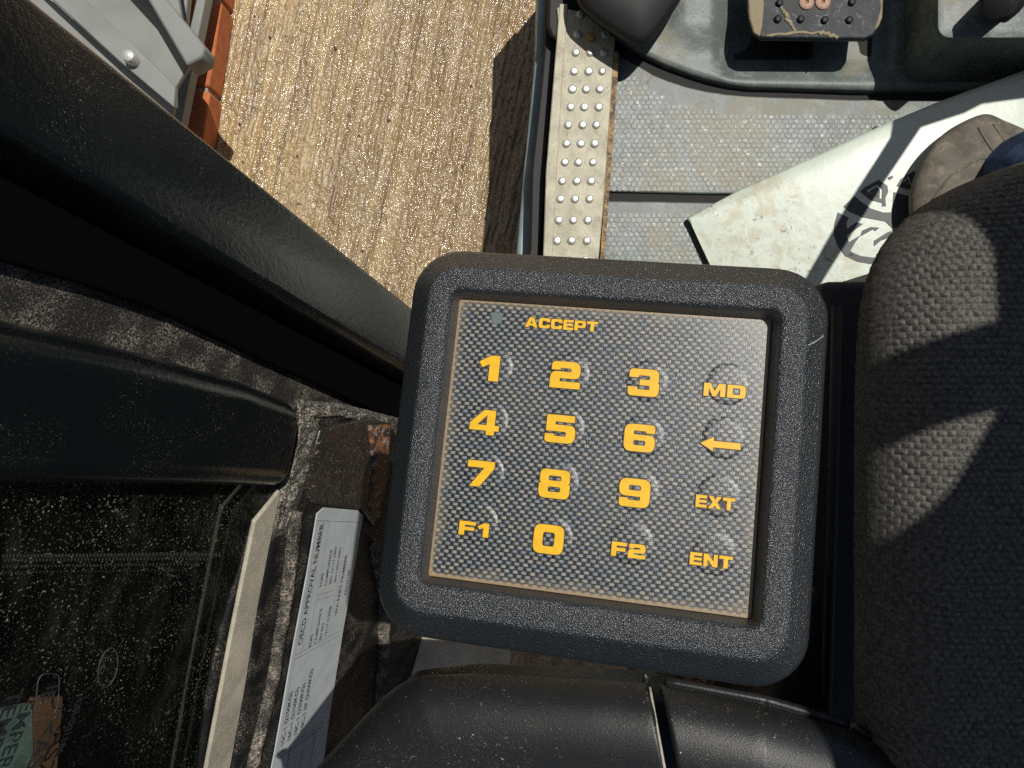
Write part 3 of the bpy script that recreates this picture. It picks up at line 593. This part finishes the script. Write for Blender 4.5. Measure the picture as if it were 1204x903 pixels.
for lp, rr0 in ((((1096, 236), (1118, 206), (1152, 186), (1190, 184)), .0016), (((1150, 150), (1166, 176), (1196, 196), (1225, 200)), .0014), (((1168, 146), (1184, 170), (1212, 186), (1240, 188)), .0014)):
    t0 = np.linspace(0, 1, 4); pp = []
    for t in np.linspace(0, 1, 24):
        x, y = np.interp(t, t0, [q[0] for q in lp]), np.interp(t, t0, [q[1] for q in lp]); r = P(x, y, 1) - Vector((0, 0, CZ))
        pp.append((x, y))
    bpy.context.view_layer.update(); dg = bpy.context.evaluated_depsgraph_get(); oe = o_boot.evaluated_get(dg); mi = oe.matrix_world.inverted(); out_ = []
    for x, y in pp:
        dr = (P(x, y, 1) - Vector((0, 0, CZ))).normalized(); ok, loc, nr, _ = oe.ray_cast(mi @ Vector((0, 0, CZ)), (mi.to_3x3() @ dr).normalized())
        if ok: out_.append(oe.matrix_world @ loc + Vector((0, 0, .0004)))
    if len(out_) > 3: V, F = sweep(out_, rr0, 8, .7); mk('seam', V, F, M['boot'], o_boot, smooth=True)
path = [P(1214, 226, .945), P(1236, 216, .915), P(1278, 218, .87), P(1350, 235, .80), P(1450, 300, .74), P(1700, 520, .62)]
loops = []
for i, p in enumerate(path):
    t = (path[min(i + 1, 5)] - path[max(i - 1, 0)]).normalized(); a = t.cross(Vector((0, 1, .2))).normalized(); b = t.cross(a); rr_ = [.072, .074, .074, .076, .080, .085][i]
    loops.append([p + (a * math.cos(q) + b * math.sin(q)) * rr_ * (1 + .05 * math.sin(q * 5 + i * 2) + .03 * math.sin(q * 9 - i)) for q in [2 * math.pi * k / 40 for k in range(40)]])
V, F = loft(loops, cap0=False); o = mk('trouser_leg', V, F, M['denim'], pe, smooth=True); m_ = o.modifiers.new('s', 'SUBSURF'); m_.levels = m_.render_levels = 2

# ================================================================== SEAT
se = thing('seat', P(1120, 560, .45), 'charcoal woven fabric seat cushion to the right of the keypad', 'seat')
EL = [(1006, 1050), (1004, 903), (1004, 700), (1003, 480), (1005, 400), (1008, 360), (1016, 325), (1032, 290), (1052, 265), (1078, 244), (1110, 226), (1150, 208), (1204, 190), (1300, 165), (1420, 140)]
SD = .345; dE = .385
ex = np.array([(x - 602) / FP * dE for x, y in EL]); ey = np.array([-(y - 451.5) / FP * dE for x, y in EL])
# arc-length resample of the edge, then rays run inward from it
s_cum = np.concatenate([[0], np.cumsum(np.hypot(np.diff(ex), np.diff(ey)))]); nS = 900
ss = np.linspace(0, s_cum[-1], nS); bx = np.interp(ss, s_cum, ex); by = np.interp(ss, s_cum, ey)
kk = np.ones(61) / 61; pad = lambda a: np.convolve(np.concatenate([np.full(30, a[0]), a, np.full(30, a[-1])]), kk, 'valid')
bx, by = pad(bx), pad(by)
# horizontal rows: for each row y, cushion spans from the edge to the right
Yr = np.linspace(by.min() + .001, by.max() - .0005, 950); order = np.argsort(by); XL = np.interp(Yr, by[order], bx[order])
tN = np.linspace(0, 1, 620) ** 1.35; Xr = .42
X = XL[:, None] + tN[None, :] * (Xr - XL[:, None]); Y = Yr[:, None] + 0 * X
# distance to the edge
dist = np.full(X.shape, 9.); step = 18
for i in range(0, nS - step, step):
    vx, vy = bx[i + step] - bx[i], by[i + step] - by[i]; t = np.clip(((X - bx[i]) * vx + (Y - by[i]) * vy) / (vx * vx + vy * vy), 0, 1)
    dist = np.minimum(dist, np.hypot(X - bx[i] - t * vx, Y - by[i] - t * vy))
dist = np.minimum(dist, 9.); Rr = .034; tq = np.clip(dist / Rr, 0, 1)
H = np.sqrt(np.clip(1 - (1 - tq) ** 2, 0, 1)); Z = (CZ - dE) + (dE - SD) * H - .02 * np.clip(X - .25, 0, 1) ** 1
Z += .003 * vn(X, Y, .06, 21)
# woven cells, each row shifted half a cell; rows bend with the cushion's corner
cw, chh = .0039, .0031
wx = X + .0006 * vn(X, Y, .01, 31); wy = Y + .0005 * vn(X, Y, .012, 32) - .12 * np.clip(Y - .06, 0, 1) * (X - .25) / .1
jr = np.floor(wy / chh); fx = np.mod(wx / cw + .5 * np.mod(jr, 2), 1) - .5; fy = np.mod(wy / chh, 1) - .5
ci = np.floor(wx / cw + .5 * np.mod(jr, 2)); rnd_h = np.random.RandomState(3).rand(512, 512)[(ci.astype(int)) % 512, (jr.astype(int)) % 512]
cell = np.clip(1 - (np.abs(fx) * 2) ** 2.6, 0, 1) * np.clip(1 - (np.abs(fy) * 2) ** 2.6, 0, 1)
Z += .0017 * np.clip(dist / .01, .25, 1) * cell * (.65 + .5 * rnd_h) + .0003 * vn(X, Y, .0009, 33)
grid('cushion', X, Y, Z, M['fabric'], se)
# side wall of the cushion hanging below the rounded edge
loops = [[Vector((bx[i], by[i], CZ - dE + .0015)), Vector((bx[i] * 1.12, by[i] * 1.10, CZ - dE - .03)), Vector((bx[i] * 1.35, by[i] * 1.25, CZ - dE - .09))] for i in range(0, nS, 10)]
V = [p for l in loops for p in l]; F = [(3 * i + k, 3 * i + k + 1, 3 * i + k + 4, 3 * i + k + 3) for i in range(len(loops) - 1) for k in (0, 1)]
mk('cushion_side', V, F, M['fabric'], se, smooth=True)
sb = thing('seat_pedestal', P(985, 640, .6), 'black plastic seat base in the shade between the keypad and the seat', 'seat base')
slab('side_panel', [(968, 330), (1050, 330), (1250, 250), (1300, 1050), (935, 1050), (950, 700)], .52, .40, M['dark_side'], sb, bevel=.006, seg=3)
slab('side_panel', [(938, 700), (972, 690), (975, 1050), (905, 1050), (912, 830)], .46, .05, M['dark_side'], sb, bevel=.01, seg=4)
V, F = sweep([P(984, 360, .505), P(980, 560, .505), P(974, 760, .505), P(968, 1000, .505)], .0035, 10); mk('ridge', V, F, M['dark_side'], sb, smooth=True)

# ---------------------------------------------------- bracket seen in the gap under the keypad
lg = slab('floor_ledge', [(470, 720), (600, 720), (600, 900), (470, 900)], .92, .02, M['ledge']); lg['kind'] = 'structure'  # pale tan stands in for sunlight on this shaded slab
bk = thing('floor_bracket', P(870, 820, .7), 'rusty bracket with a pale grey steel strip showing between keypad and armrest', 'bracket')
slab('rust_plate', [(740, 760), (872, 760), (872, 900), (740, 900)], .74, .02, M['rust'], bk, bevel=.002)
slab('steel_face', [(868, 740), (893, 740), (895, 900), (868, 900)], .69, .03, M['grey_metal'], bk, bevel=.002)
slab('steel_strip', [(890, 740), (903, 740), (909, 900), (894, 900)], .67, .03, M['galv'], bk, bevel=.002)

# ================================================================== ARMREST at the bottom
ar = thing('armrest', P(700, 870, .36), 'smooth black plastic armrest pod with a seam, speckled with tan dust, below the keypad', 'armrest')
E1 = [(300, 985), (372, 903), (410, 862), (450, 820), (474, 801), (492, 794), (560, 792), (700, 797), (768, 803), (900, 828), (1000, 857), (1080, 903), (1150, 960)]
def pod(x0, x1, name, groove):
    dS = .372; dC = .345
    xs = np.linspace(x0, x1, 260); ed = np.interp(xs, [p[0] for p in E1], [p[1] for p in E1])
    k9 = np.ones(15) / 15; ed = np.convolve(np.concatenate([np.full(7, ed[0]), ed, np.full(7, ed[-1])]), k9, 'valid')
    tv = np.linspace(0, 1, 120) ** 1.6
    PX = xs[None, :] + 0 * tv[:, None]; PY = ed[None, :] + tv[:, None] * (1080 - ed[None, :])
    # the seam leans: shift with py
    lean = (PY - 800) * .20; w0 = np.clip(1 - np.abs(xs - x0) / 260, 0, 1) if groove == 'l' else np.clip(1 - np.abs(xs - x1) / 260, 0, 1)
    PX = PX + lean * w0[None, :]
    di = np.full(PX.shape, 1e3)
    for q in range(len(E1) - 1):
        (ax_, ay_), (bx_, by_) = E1[q], E1[q + 1]; vx, vy = bx_ - ax_, by_ - ay_; t = np.clip(((PX - ax_) * vx + (PY - ay_) * vy) / (vx * vx + vy * vy), 0, 1)
        di = np.minimum(di, np.hypot(PX - ax_ - t * vx, PY - ay_ - t * vy))
    tq = np.clip(di / 95, 0, 1); hh = np.sqrt(np.clip(1 - (1 - tq) ** 2, 0, 1))
    e2 = np.abs(PX - (PX[:, :1] if groove == 'l' else PX[:, -1:])); hh = hh - .10 * np.clip(1 - e2 / 7, 0, 1) ** 2
    Dd = dS - (dS - dC) * hh + .043 * np.clip((900 - PX) / 500, 0, 1.1)
    o = grid(name, (PX - 602) / FP * Dd, -(PY - 451.5) / FP * Dd, CZ - Dd, M['pod'], ar)
    m = o.modifiers.new('solid', 'SOLIDIFY'); m.thickness = .004; m.offset = -1
    return o
pod(300, 764, 'shell', 'r'); pod(774, 1150, 'shell', 'l')
slab('core', [(420, 880), (480, 815), (560, 806), (770, 815), (900, 845), (1020, 890), (1020, 1080), (380, 1080)], .43, .04, M['housing'], ar, bevel=.006)
V, F = sweep([P(764 + 20 * t, 808 + 110 * t, .3715 - .016 * min(1, t * 1.6)) for t in [k / 10 for k in range(11)]], .0007, 6); mk('seam_bead', V, F, M['bead'], ar, smooth=True)

# ================================================================== LEFT: door post, window wall
VD = Vector((224, -188.5, -870)).normalized()          # direction the posts run, away from the camera
def toV(px, py, d0, px1):
    """follow the post direction from a point at distance d0 until it shows at column px1"""
    d = d0 * (826 - px) / (826 - px1); py1 = 640 + (py - 640) * (826 - px1) / (826 - px); return P(px1, py1, d)
# door post: rounded square tube
A0, A1 = P(-75, -99, .25), toV(-75, -99, .25, 560)
q0 = Vector((0, 0, 0))
B0 = P(-75, 108, .245); B1 = toV(-75, 108, .245, 560)
wid = (B0 - A0); wid -= VD * wid.dot(VD); nrm = VD.cross(wid).normalized(); nrm = nrm if nrm.z > 0 or nrm.x > 0 else -nrm
if nrm.dot(-A0 + Vector((0, 0, CZ))) < 0: nrm = -nrm
dp = thing('door_post', A0.lerp(A1, .5), 'broad black painted door post running diagonally from the top left corner to the keypad', 'door post')
def tube(o, a, b, w_, dep, r, L, taper=0):
    n = 5; loops = []
    au = w_.normalized(); W_ = w_.length; bu = -nrm
    for t in (0, L):
        l = []
        for cx, cy, a0 in ((W_ - r, dep - r, 0), (r, dep - r, 90), (r, r, 180), (W_ - r, r, 270)):
            for k in range(n): q = R(a0 + 90 * k / (n - 1)); l.append(o + VD * t + au * (cx + r * math.cos(q)) + bu * (cy + r * math.sin(q)))
        loops.append(l)
    return loft(loops)
V, F = tube(A0 - VD * .1, 0, 0, wid, .045, .0055, 1.0); mk('tube', V, F, M['black_paint'], dp, smooth=True, auto=50)

# window wall plane
O3 = P(325, 577, .53); UD = Vector((-.262, -.93, 0)); UD = (UD - VD * UD.dot(VD)).normalized()
NW = UD.cross(VD).normalized()
if NW.dot(Vector((0, 0, CZ)) - O3) < 0: NW = -NW
def hit(px, py, off=0):
    r = P(px, py, 1) - Vector((0, 0, CZ)); o = O3 + NW * off; return Vector((0, 0, CZ)) + r * ((o - Vector((0, 0, CZ))).dot(NW) / r.dot(NW))
def wslab(name, pts, off, th_, m, parent, **k):
    V, F = extr([hit(x, y, off) for x, y in pts], -NW * th_); return mk(name, V, F, m, parent, **k)
cw_ = thing('door_frame', hit(340, 560), 'dusty black welded steel side frame with rust at its corner weld', 'cab frame')
wslab('felt_strip', [(-90, 100), (150, 205), (500, 425), (510, 560), (380, 540), (150, 440), (-90, 385)], -.012, .01, M['felt'], cw_, bevel=.002)
wslab('painted_post_shade', [(-90, 60), (150, 180), (500, 400), (500, 510), (438, 482), (319, 428), (191, 368), (100, 336), (0, 308), (-90, 285)], -.004, .01, M['dark'], cw_, bevel=.002)  # near-black strip painted in where the door post's shade falls
wslab('post', [(-90, 354), (0, 381), (160, 416), (300, 455), (364, 481), (345, 577), (-90, 577)], .014, .045, M['black_paint'], cw_, bevel=.015, seg=6)
wslab('sill_rail', [(352, 487), (400, 482), (462, 498), (490, 560), (560, 1050), (225, 1050), (276, 903), (305, 712), (331, 590)], .0, .04, M['black_dusty'], cw_, bevel=.005, seg=4)
wslab('corner_plate', [(378, 505), (432, 492), (461, 497), (458, 560), (440, 620), (425, 600), (366, 592), (368, 540)], .004, .01, M['cplate'], cw_, bevel=.002, label='plate at the corner with rust showing through the paint')
wslab('outer_edge', [(434, 500), (461, 499), (456, 560), (446, 612), (434, 600), (440, 550)], .006, .012, M['rust'], cw_, bevel=.003, label='bare rusty edge of the corner plate')
def bead(pts, r, m, nm, off=0, n=60, jit=.25, flat=1):
    xs = np.linspace(0, 1, n); t0 = np.linspace(0, 1, len(pts)); path = [hit(np.interp(t, t0, [p[0] for p in pts]) + random.uniform(-1, 1) * jit * 9, np.interp(t, t0, [p[1] for p in pts]) + random.uniform(-1, 1) * jit * 5, off) for t in xs]
    V, F = sweep(path, [r * (1 + jit * random.uniform(-1, 1)) for _ in xs], 8, flat, jit * .6); return mk(nm, V, F, m, cw_, smooth=True)
bead([(343, 600), (334, 690), (316, 800), (292, 903), (272, 980)], .0085, M['ridge'], 'dust_ridge', .0, 40, .06, .35)
bead([(436, 640), (446, 700), (446, 770), (438, 860), (420, 960)], .012, M['ridge'], 'dust_ridge', -.001, 40, .05, .3)
def weld_patch(pts_l, pts_r, amp, m, nm, seed):
    t = np.linspace(0, 1, 90)[:, None]; s_ = np.linspace(0, 1, 40)[None, :]; k = np.linspace(0, 1, len(pts_l))
    L = [np.interp(t, k, [p[j] for p in pts_l]) for j in (0, 1)]; Rr_ = [np.interp(t, k, [p[j] for p in pts_r]) for j in (0, 1)]
    PX = L[0] * (1 - s_) + Rr_[0] * s_; PY = L[1] * (1 - s_) + Rr_[1] * s_
    edge = np.clip(np.minimum(np.minimum(s_, 1 - s_) * 5, np.minimum(t, 1 - t) * 8), 0, 1); wj = vn(PX, PY, 14, seed) * 10 * edge
    off = .0005 + edge * (amp * .6 + amp * (vn(PX, PY, 11, seed + 1) + .7 * vn(PX, PY, 4.5, seed + 2) + .4 * vn(PX, PY, 2, seed + 3))) - (1 - edge) * .004
    G = np.array([[hit(PX[i, j] + wj[i, j], PY[i, j], off[i, j]) for j in range(40)] for i in range(90)]); return grid(nm, G[..., 0], G[..., 1], G[..., 2], m, cw_)
weld_patch([(350, 474), (346, 520), (332, 565), (322, 600), (318, 640)], [(384, 486), (372, 520), (366, 565), (352, 600), (336, 640)], .0045, M['grime'], 'weld', 50)
weld_patch([(352, 470), (400, 474), (440, 484), (470, 492)], [(362, 496), (400, 492), (436, 502), (462, 510)], .004, M['grime'], 'weld', 60)
weld_patch([(440, 500), (438, 560), (430, 620)], [(462, 500), (456, 560), (446, 625)], .004, M['weld'], 'weld', 70)
ww = thing('window', hit(150, 740), 'dusty tinted side window with etched markings and a dust caked rubber edge', 'window')
wslab('pane', [(-90, 560), (345, 560), (330, 640), (275, 900), (262, 1050), (-90, 1050)], -.012, .005, M['pane'], ww)
wslab('rubber_bead', [(330, 576), (300, 613), (287, 676), (273, 745), (258, 824), (243, 903), (226, 1000), (256, 1000), (271, 903), (288, 812), (304, 712), (318, 640), (329, 592)], -.0010, .0035, M['bead'], ww, bevel=.0012, seg=3)
wslab('inner_lip', [(300, 612), (284, 672), (262, 742), (246, 820), (236, 903), (222, 1000), (241, 1000), (252, 903), (262, 820), (278, 742), (292, 672), (310, 606)], -.006, .0055, M['black_dusty'], ww, bevel=.003)
# printed dot band on the glass
V, F = [], []
for r_ in range(4):
    for k in range(64):
        x = 4 + k * 4.1 + (r_ % 2) * 2; y = 652 + r_ * 7 + x * -.012 + (2 if r_ == 0 else 0) + max(0, x - 200) * .03
        if x > 262 - r_ * 14: continue
        rr_ = [2.6, 2.2, 1.8, 1.3][r_]; b0 = len(V)
        for q in range(8): V.append(hit(x + rr_ * .6 * math.cos(q * .785), y + rr_ * math.sin(q * .785), -.0116))
        F.append(tuple(range(b0, b0 + 8)))
mk('dot_print', V, F, M['dotp'], ww, kind='stuff')
def text3(s, px, py, off, size, m, parent, name, flip=1, xs=1.0, align='LEFT', dirx=None):
    cu = bpy.data.curves.new('t', 'FONT'); cu.body = s; cu.size = size; cu.align_x = align; cu.extrude = 0.00004; cu.offset = size * .012
    o = bpy.data.objects.new('t', cu); COL.objects.link(o); bpy.context.view_layer.update()
    me = bpy.data.meshes.new_from_object(o.evaluated_get(bpy.context.evaluated_depsgraph_get()))
    e1 = (dirx or -UD) * flip; e2 = NW.cross(e1); b = hit(px, py, off)
    V = [b + e1 * v.co.x * xs + e2 * v.co.y + NW * v.co.z for v in me.vertices]; F = [tuple(p.vertices) for p in me.polygons]
    bpy.data.objects.remove(o); bpy.data.curves.remove(cu); bpy.data.meshes.remove(me)
    return mk(name, V, F, m, parent)
text3('TEMPERED', 12, 812, -.0115, .012, M['etch'], ww, 'etched_text', -1, 1.1)
text3('<AS2>', 52, 850, -.0115, .014, M['etch'], ww, 'etched_text', -1, 1.1)
text3('IE', 56, 806, -.0115, .011, M['etch'], ww, 'etched_text', -1, 1.1)
text3('43R-001586', 92, 820, -.0115, .006, M['etch'], ww, 'etched_text', -1, 1.1)
def ring(pts, wd, off, m, nm, parent):
    path = [hit(x, y, off) for x, y in pts] ; V, F = sweep(path + [path[0]], wd, 6, .5); mk(nm, V, F, m, parent, smooth=True)
ring([(56 + 13 * math.copysign(abs(math.cos(a)) ** .5, math.cos(a)) + 3 * -math.sin(a), 816 + 24 * math.copysign(abs(math.sin(a)) ** .5, math.sin(a))) for a in [k * .2618 for k in range(24)]], .0004, -.0115, M['dotp'], 'etched_ring', ww)
ring([(127 + 11 * math.cos(a) - 4 * math.sin(a), 785 + 23 * math.sin(a)) for a in [k * .2618 for k in range(24)]], .0004, -.0115, M['dotp'], 'etched_ring', ww)
text3('E43', 122, 772, -.0115, .007, M['dotp'], ww, 'etched_text', -1, 1.1)

rb = thing('rear_bodywork', hit(100, 740, -.2), 'black bodywork seen dimly through the side window', 'bodywork')
wslab('cover_panel', [(-300, 200), (450, 480), (400, 1300), (-300, 1300)], -.20, .02, M['dark'], rb)
cd = thing('reflector', hit(40, 870, -.1), 'pale green and orange card seen through the lower left window corner', 'card')
wslab('pale_half', [(-30, 842), (38, 828), (40, 960), (-30, 960)], -.022, .003, M['pale'], cd)
wslab('orange_half', [(40, 822), (74, 820), (62, 960), (41, 960)], -.022, .003, M['orange'], cd)

# ---------------------------------------------------- approval label on the sill rail
lb = thing('approval_label', hit(370, 750, .002), 'pale grey approval sticker with black lettering on the dusty black side frame', 'label')
LBL = [(381, 597), (421, 600), (427, 606), (420, 650), (404, 740), (388, 840), (372, 960), (308, 960), (324, 880), (345, 760), (362, 670), (373, 604)]
wslab('sticker', LBL, .0022, .0012, M['label'], lb, bevel=.0003)
LO = .0026
def bary(u, v):
    """position on the sticker: u across 0..1 from its left edge, v along, in photo rows"""
    xl = np.interp(v, [597, 680, 760, 880, 960], [373, 360, 345, 324, 308]); xr = np.interp(v, [597, 650, 740, 840, 960], [427, 420, 404, 388, 372]); sl = .16
    return (xl + (xr - xl) * u, v - (u) * 0 + (1 - u) * 0)
def ln(u0, v0, u1, v1, wd=.00022):
    pts = [hit(*bary(u0 + (u1 - u0) * t, v0 + (v1 - v0) * t), LO) for t in [k / 8 for k in range(9)]]
    V, F = sweep(pts, wd, 4, .3); return V, F
V, F = [], []
for a in ((.03, 612, .97, 614), (.06, 612, .06, 770), (.19, 612, .19, 765), (.30, 612, .30, 755), (.70, 614, .70, 742), (.94, 614, .94, 730), (.30, 700, .66, 694), (.30, 706, .66, 700), (.06, 771, .92, 742), (.06, 776, .92, 747), (.06, 776, .06, 886), (.06, 888, .90, 848), (.08, 893, .90, 854), (.30, 880, .30, 960), (.55, 868, .55, 960), (.75, 858, .75, 960)):
    vv, ff = ln(*a); F += [tuple(i + len(V) for i in f) for f in ff]; V += vv
mk('ruled_lines', V, F, M['line'], lb)
def lt(s, u, v, size, xs=1.5):
    x, y = bary(u, v); a = hit(*bary(u, v), LO); b = hit(*bary(u, v - 60), LO); text3(s, x, y, LO, size, M['ink'], lb, 'lettering', 1, xs, 'LEFT', (b - a).normalized())
lt('OECD APPROVAL NUMBER', .165, 757, .0082, 1.10)
for i, s in enumerate(('TOPS', 'COMPLIANCE', 'ISO 12117:1997', 'EN 13531:2001')): lt(s, .37 + .095 * i, 690 - i * 2, .0048, 1.15)
for i, s in enumerate(('FOPS', 'COMPLIANCE', 'EN ISO', '12117-2:2008')): lt(s, .37 + .095 * i, 760 - i * 4, .0048, 1.15)
lt('WA PART NUMBER', .80, 722, .0058, 1.2); lt('333/V5100', .92, 700, .005, 1.2)
for i, s in enumerate(('15C-1 (2150KG)', '16C-1 (2150KG)', '18C-1 (2350KG)', '19C-1 EP (2350KG)')): lt(s, .15 + .115 * i, 876 - i * 6, .0068, 1.15)

# ================================================================== KEYPAD
kp = thing('keypad', (0, 0, 0), 'square black keypad with yellow figures and letters on a dusty carbon weave panel', 'keypad')
ORG[kp.name] = Vector((0, 0, 0))
ga, gb, gg = -.10668455, -.1715565, -.0858813
Rm = Matrix.Rotation(gg, 4, 'Z') @ Matrix.Rotation(gb, 4, 'Y') @ Matrix.Rotation(ga, 4, 'X')
kp.matrix_world = Matrix.Translation((.03107, -.02394, CZ - .27077)) @ Rm
film_tc.object = kp
def unproj(px, py, z=0):
    """photo pixel -> point on the keypad's own plane at height z"""
    inv = kp_inv; r = (inv.to_3x3() @ Vector(((px - 602) / FP, -(py - 451.5) / FP, -1))); o = inv @ Vector((0, 0, CZ)); t = (z - o.z) / r.z; q = o + r * t; return q.x, q.y
kp_inv = (Matrix.Translation((.03107, -.02394, CZ - .27077)) @ Rm).inverted()
W2, H2 = .0575, .0523; ZT = .0085
prof = [  # (growth beyond the panel, corner radius, z)
 (.0003, .0012, -.0030), (.0004, .0014, .0004), (.0007, .0018, .0015), (.0016, .0028, .0062), (.0022, .0036, .0078), (.0033, .0046, ZT), (.0048, .0062, ZT + .0002),
 (.0098, .0100, ZT + .0002), (.0108, .0110, ZT - .0002), (.0117, .0120, ZT - .0012), (.0178, .0165, ZT - .0066), (.0193, .0180, ZT - .0084), (.0200, .0188, ZT - .0105), (.0202, .0190, ZT - .017), (.0195, .0185, ZT - .0185), (.015, .015, ZT - .0190), (.012, .013, ZT - .018)]
loops = [rrect(0.0002, -.0002, W2 + g, H2 + g, r, z, 8) for g, r, z in prof]
for (g, r, z), l in zip(prof, loops):
    for p in l:
        if p.y < 0: p.y -= .0030 * min(1, max(0, (g - .004) / .014))
V, F = loft(loops, cap0=False, cap1=True)
bz = mk('bezel', V, F, M['bezel'], kp, smooth=True, auto=70)
V, F = extr(rrect(0, 0, W2 + .0004, H2 + .0004, .0010, 0), (0, 0, -.002)); pn = mk('panel', V, F, M['film'], kp)
# housing behind the bezel, bulging towards the operator at the bottom
hl = []
for z, g, dyb in ((-.0125, .012, 0), (-.020, .013, .006), (-.032, .010, .010), (-.042, -.002, .008), (-.046, -.012, .0)):
    l = rrect(0, -.002, W2 + g, H2 + g, .02, z, 8)
    for p in l:
        if p.y < -.02: p.y -= .002 + dyb * max(0, 1 - ((p.x - .014) / .058) ** 2) ** .5 * 1.3 - .002; 
    hl.append(l)
V, F = loft(hl); mk('housing', V, F, M['housing'], kp, smooth=True, auto=60)
KZ = .00032
def key(cx, cy, r=.0072):
    pr = ((r + .0009, -.00010), (r + .0003, .00004), (r - .0001, KZ * .55), (r - .0007, KZ * .92), (r - .0016, KZ), (r * .4, KZ + .00004), (.0002, KZ + .00005))
    V, F = loft([[Vector((cx + q * math.cos(a), cy + q * math.sin(a), z)) for a in [2 * math.pi * k / 40 for k in range(40)]] for q, z in pr], cap0=False)
    return mk('key', V, F, M['film'], kp, smooth=True)
keys = [('1', 575.5, 433, 30, 25), ('2', 665, 441, 32, 36), ('3', 757, 450, 33, 37), ('MD', 852, 459.5, 16, 50), ('4', 570, 496.5, 29, 35), ('5', 659, 504.5, 33, 36), ('6', 752, 515, 33, 37), ('<', 847, 523, 18, 48),
        ('7', 565, 557, 30, 32), ('8', 652, 569, 34, 37), ('9', 746, 579.5, 34, 37), ('EXT', 841, 591, 15, 47), ('F1', 557.5, 622, 16, 36), ('0', 645, 634, 34, 36), ('F2', 739, 647, 17, 41), ('ENT', 836, 659, 15, 51)]
for s, px, py, h, wd in keys:
    cx, cy = unproj(px, py, KZ); x1, _ = unproj(px + 50, py, KZ); k_ = (x1 - cx) / 50
    kcx, kcy = unproj(px + 4, py - (2 if len(s) == 1 and s != '<' else 8))
    kk_ = key(kcx, kcy)
    word(s, cx, cy, h * k_ * 1.0, wd * k_ * (1.0), KZ + .00022, 'legend', kk_, R(0))
cx, cy = unproj(660, 381.5); word('ACCEPT', cx, cy, 12.5 * .000305, 90 * .000305, .00016, 'legend', pn)
cx, cy = unproj(584, 374); V, F = extr(rrect(cx, cy, .0020, .0022, .0006, .0001, 3), (0, 0, -.001)); mk('indicator_window', V, F, M['led'], pn)
# hair-thin scratch on the bezel
V, F = [], []
for pts in (((950, 406), (957, 403), (964, 398)),):
    vv, ff = sweep([Vector((*unproj(x, y, ZT - .0003 - .004 * i), ZT - .0006 - .0015 * i)) for i, (x, y) in enumerate(pts)], .00012, 5); V += vv; F += ff
mk('scratch', V, F, M['label'], bz)

# ================================================================== unseen slabs added above the camera, cut to cast the seat's shade
cr = thing('seat_shade_blocker', (.5, -.3, 2.15), 'unseen dark slabs added above the seat to cast its shade', 'cab roof')
RZ = CZ + .10                                   # height of the added slabs that shade the seat
def over(px, py, d=SD, RZ=RZ):
    """where the sun's ray to the point seen at px,py (distance d) crosses the height RZ"""
    p = P(px, py, d); return p + SUN * ((RZ - p.z) / SUN.z)
def oslab(name, pts, d=SD, h=.012, RZ=RZ, par=None):
    V, F = extr([over(x, y, d, RZ) for x, y in pts], (0, 0, h)); return mk(name, V, F, M['blocker'], par or cr)
oslab('shade_panel', [(1128, 150), (1162, 235), (1174, 290), (1176, 370), (1172, 480), (1120, 570), (1062, 645), (1000, 680), (985, 1150), (2600, 1150), (2600, 150)])
oslab('shade_bar', [(960, 452), (1010, 440), (1080, 402), (1200, 370), (1200, 468), (1110, 492), (1040, 530), (960, 560)])

# unseen slab added out of frame, its outline cut to shade the sheet and boot
dc = thing('sheet_shade_blocker', (.65, .5, 1.1), 'unseen black slab added to shade the sheet and the boot', 'sheet_shade_blocker')
oslab('panel', [(1096, 116), (1150, 96), (1290, 40), (1290, 100), (1204, 113), (1160, 117), (1140, 127), (1092, 141), (1050, 206), (972, 343), (948, 352), (1013, 226), (1059, 150), (1066, 117), (1070, 112)], .985, .012, CZ - .60, dc)
# the rest of the place, outside the frame: the building's wall and the vehicle's own body behind and beside the cab
V, F = extr([Vector((-2.6, -4, 0)), Vector((-1.15, -4, 0)), Vector((-.95, 6, 0)), Vector((-2.6, 6, 0))], (0, 0, 3.2)); tag(mk('building_wall', V, F, M['grey_metal']), 'tall grey clad building wall left of the vehicle', 'wall')
V, F = extr([Vector((-.45, -3.2, .3)), Vector((1.3, -3.2, .3)), Vector((1.3, -.75, .3)), Vector((-.45, -.75, .3))], (0, 0, .75)); tag(mk('vehicle_body', V, F, M['soft_black'], bevel=.03), 'black body of the machine behind the seat', 'vehicle body')
V, F = extr([Vector((.95, -.75, .3)), Vector((1.15, -.75, .3)), Vector((1.15, 1.3, .3)), Vector((.95, 1.3, .3))], (0, 0, .55)); tag(mk('far_bodywork', V, F, M['soft_black'], bevel=.01), 'black far side of the cab floor', 'cab side')
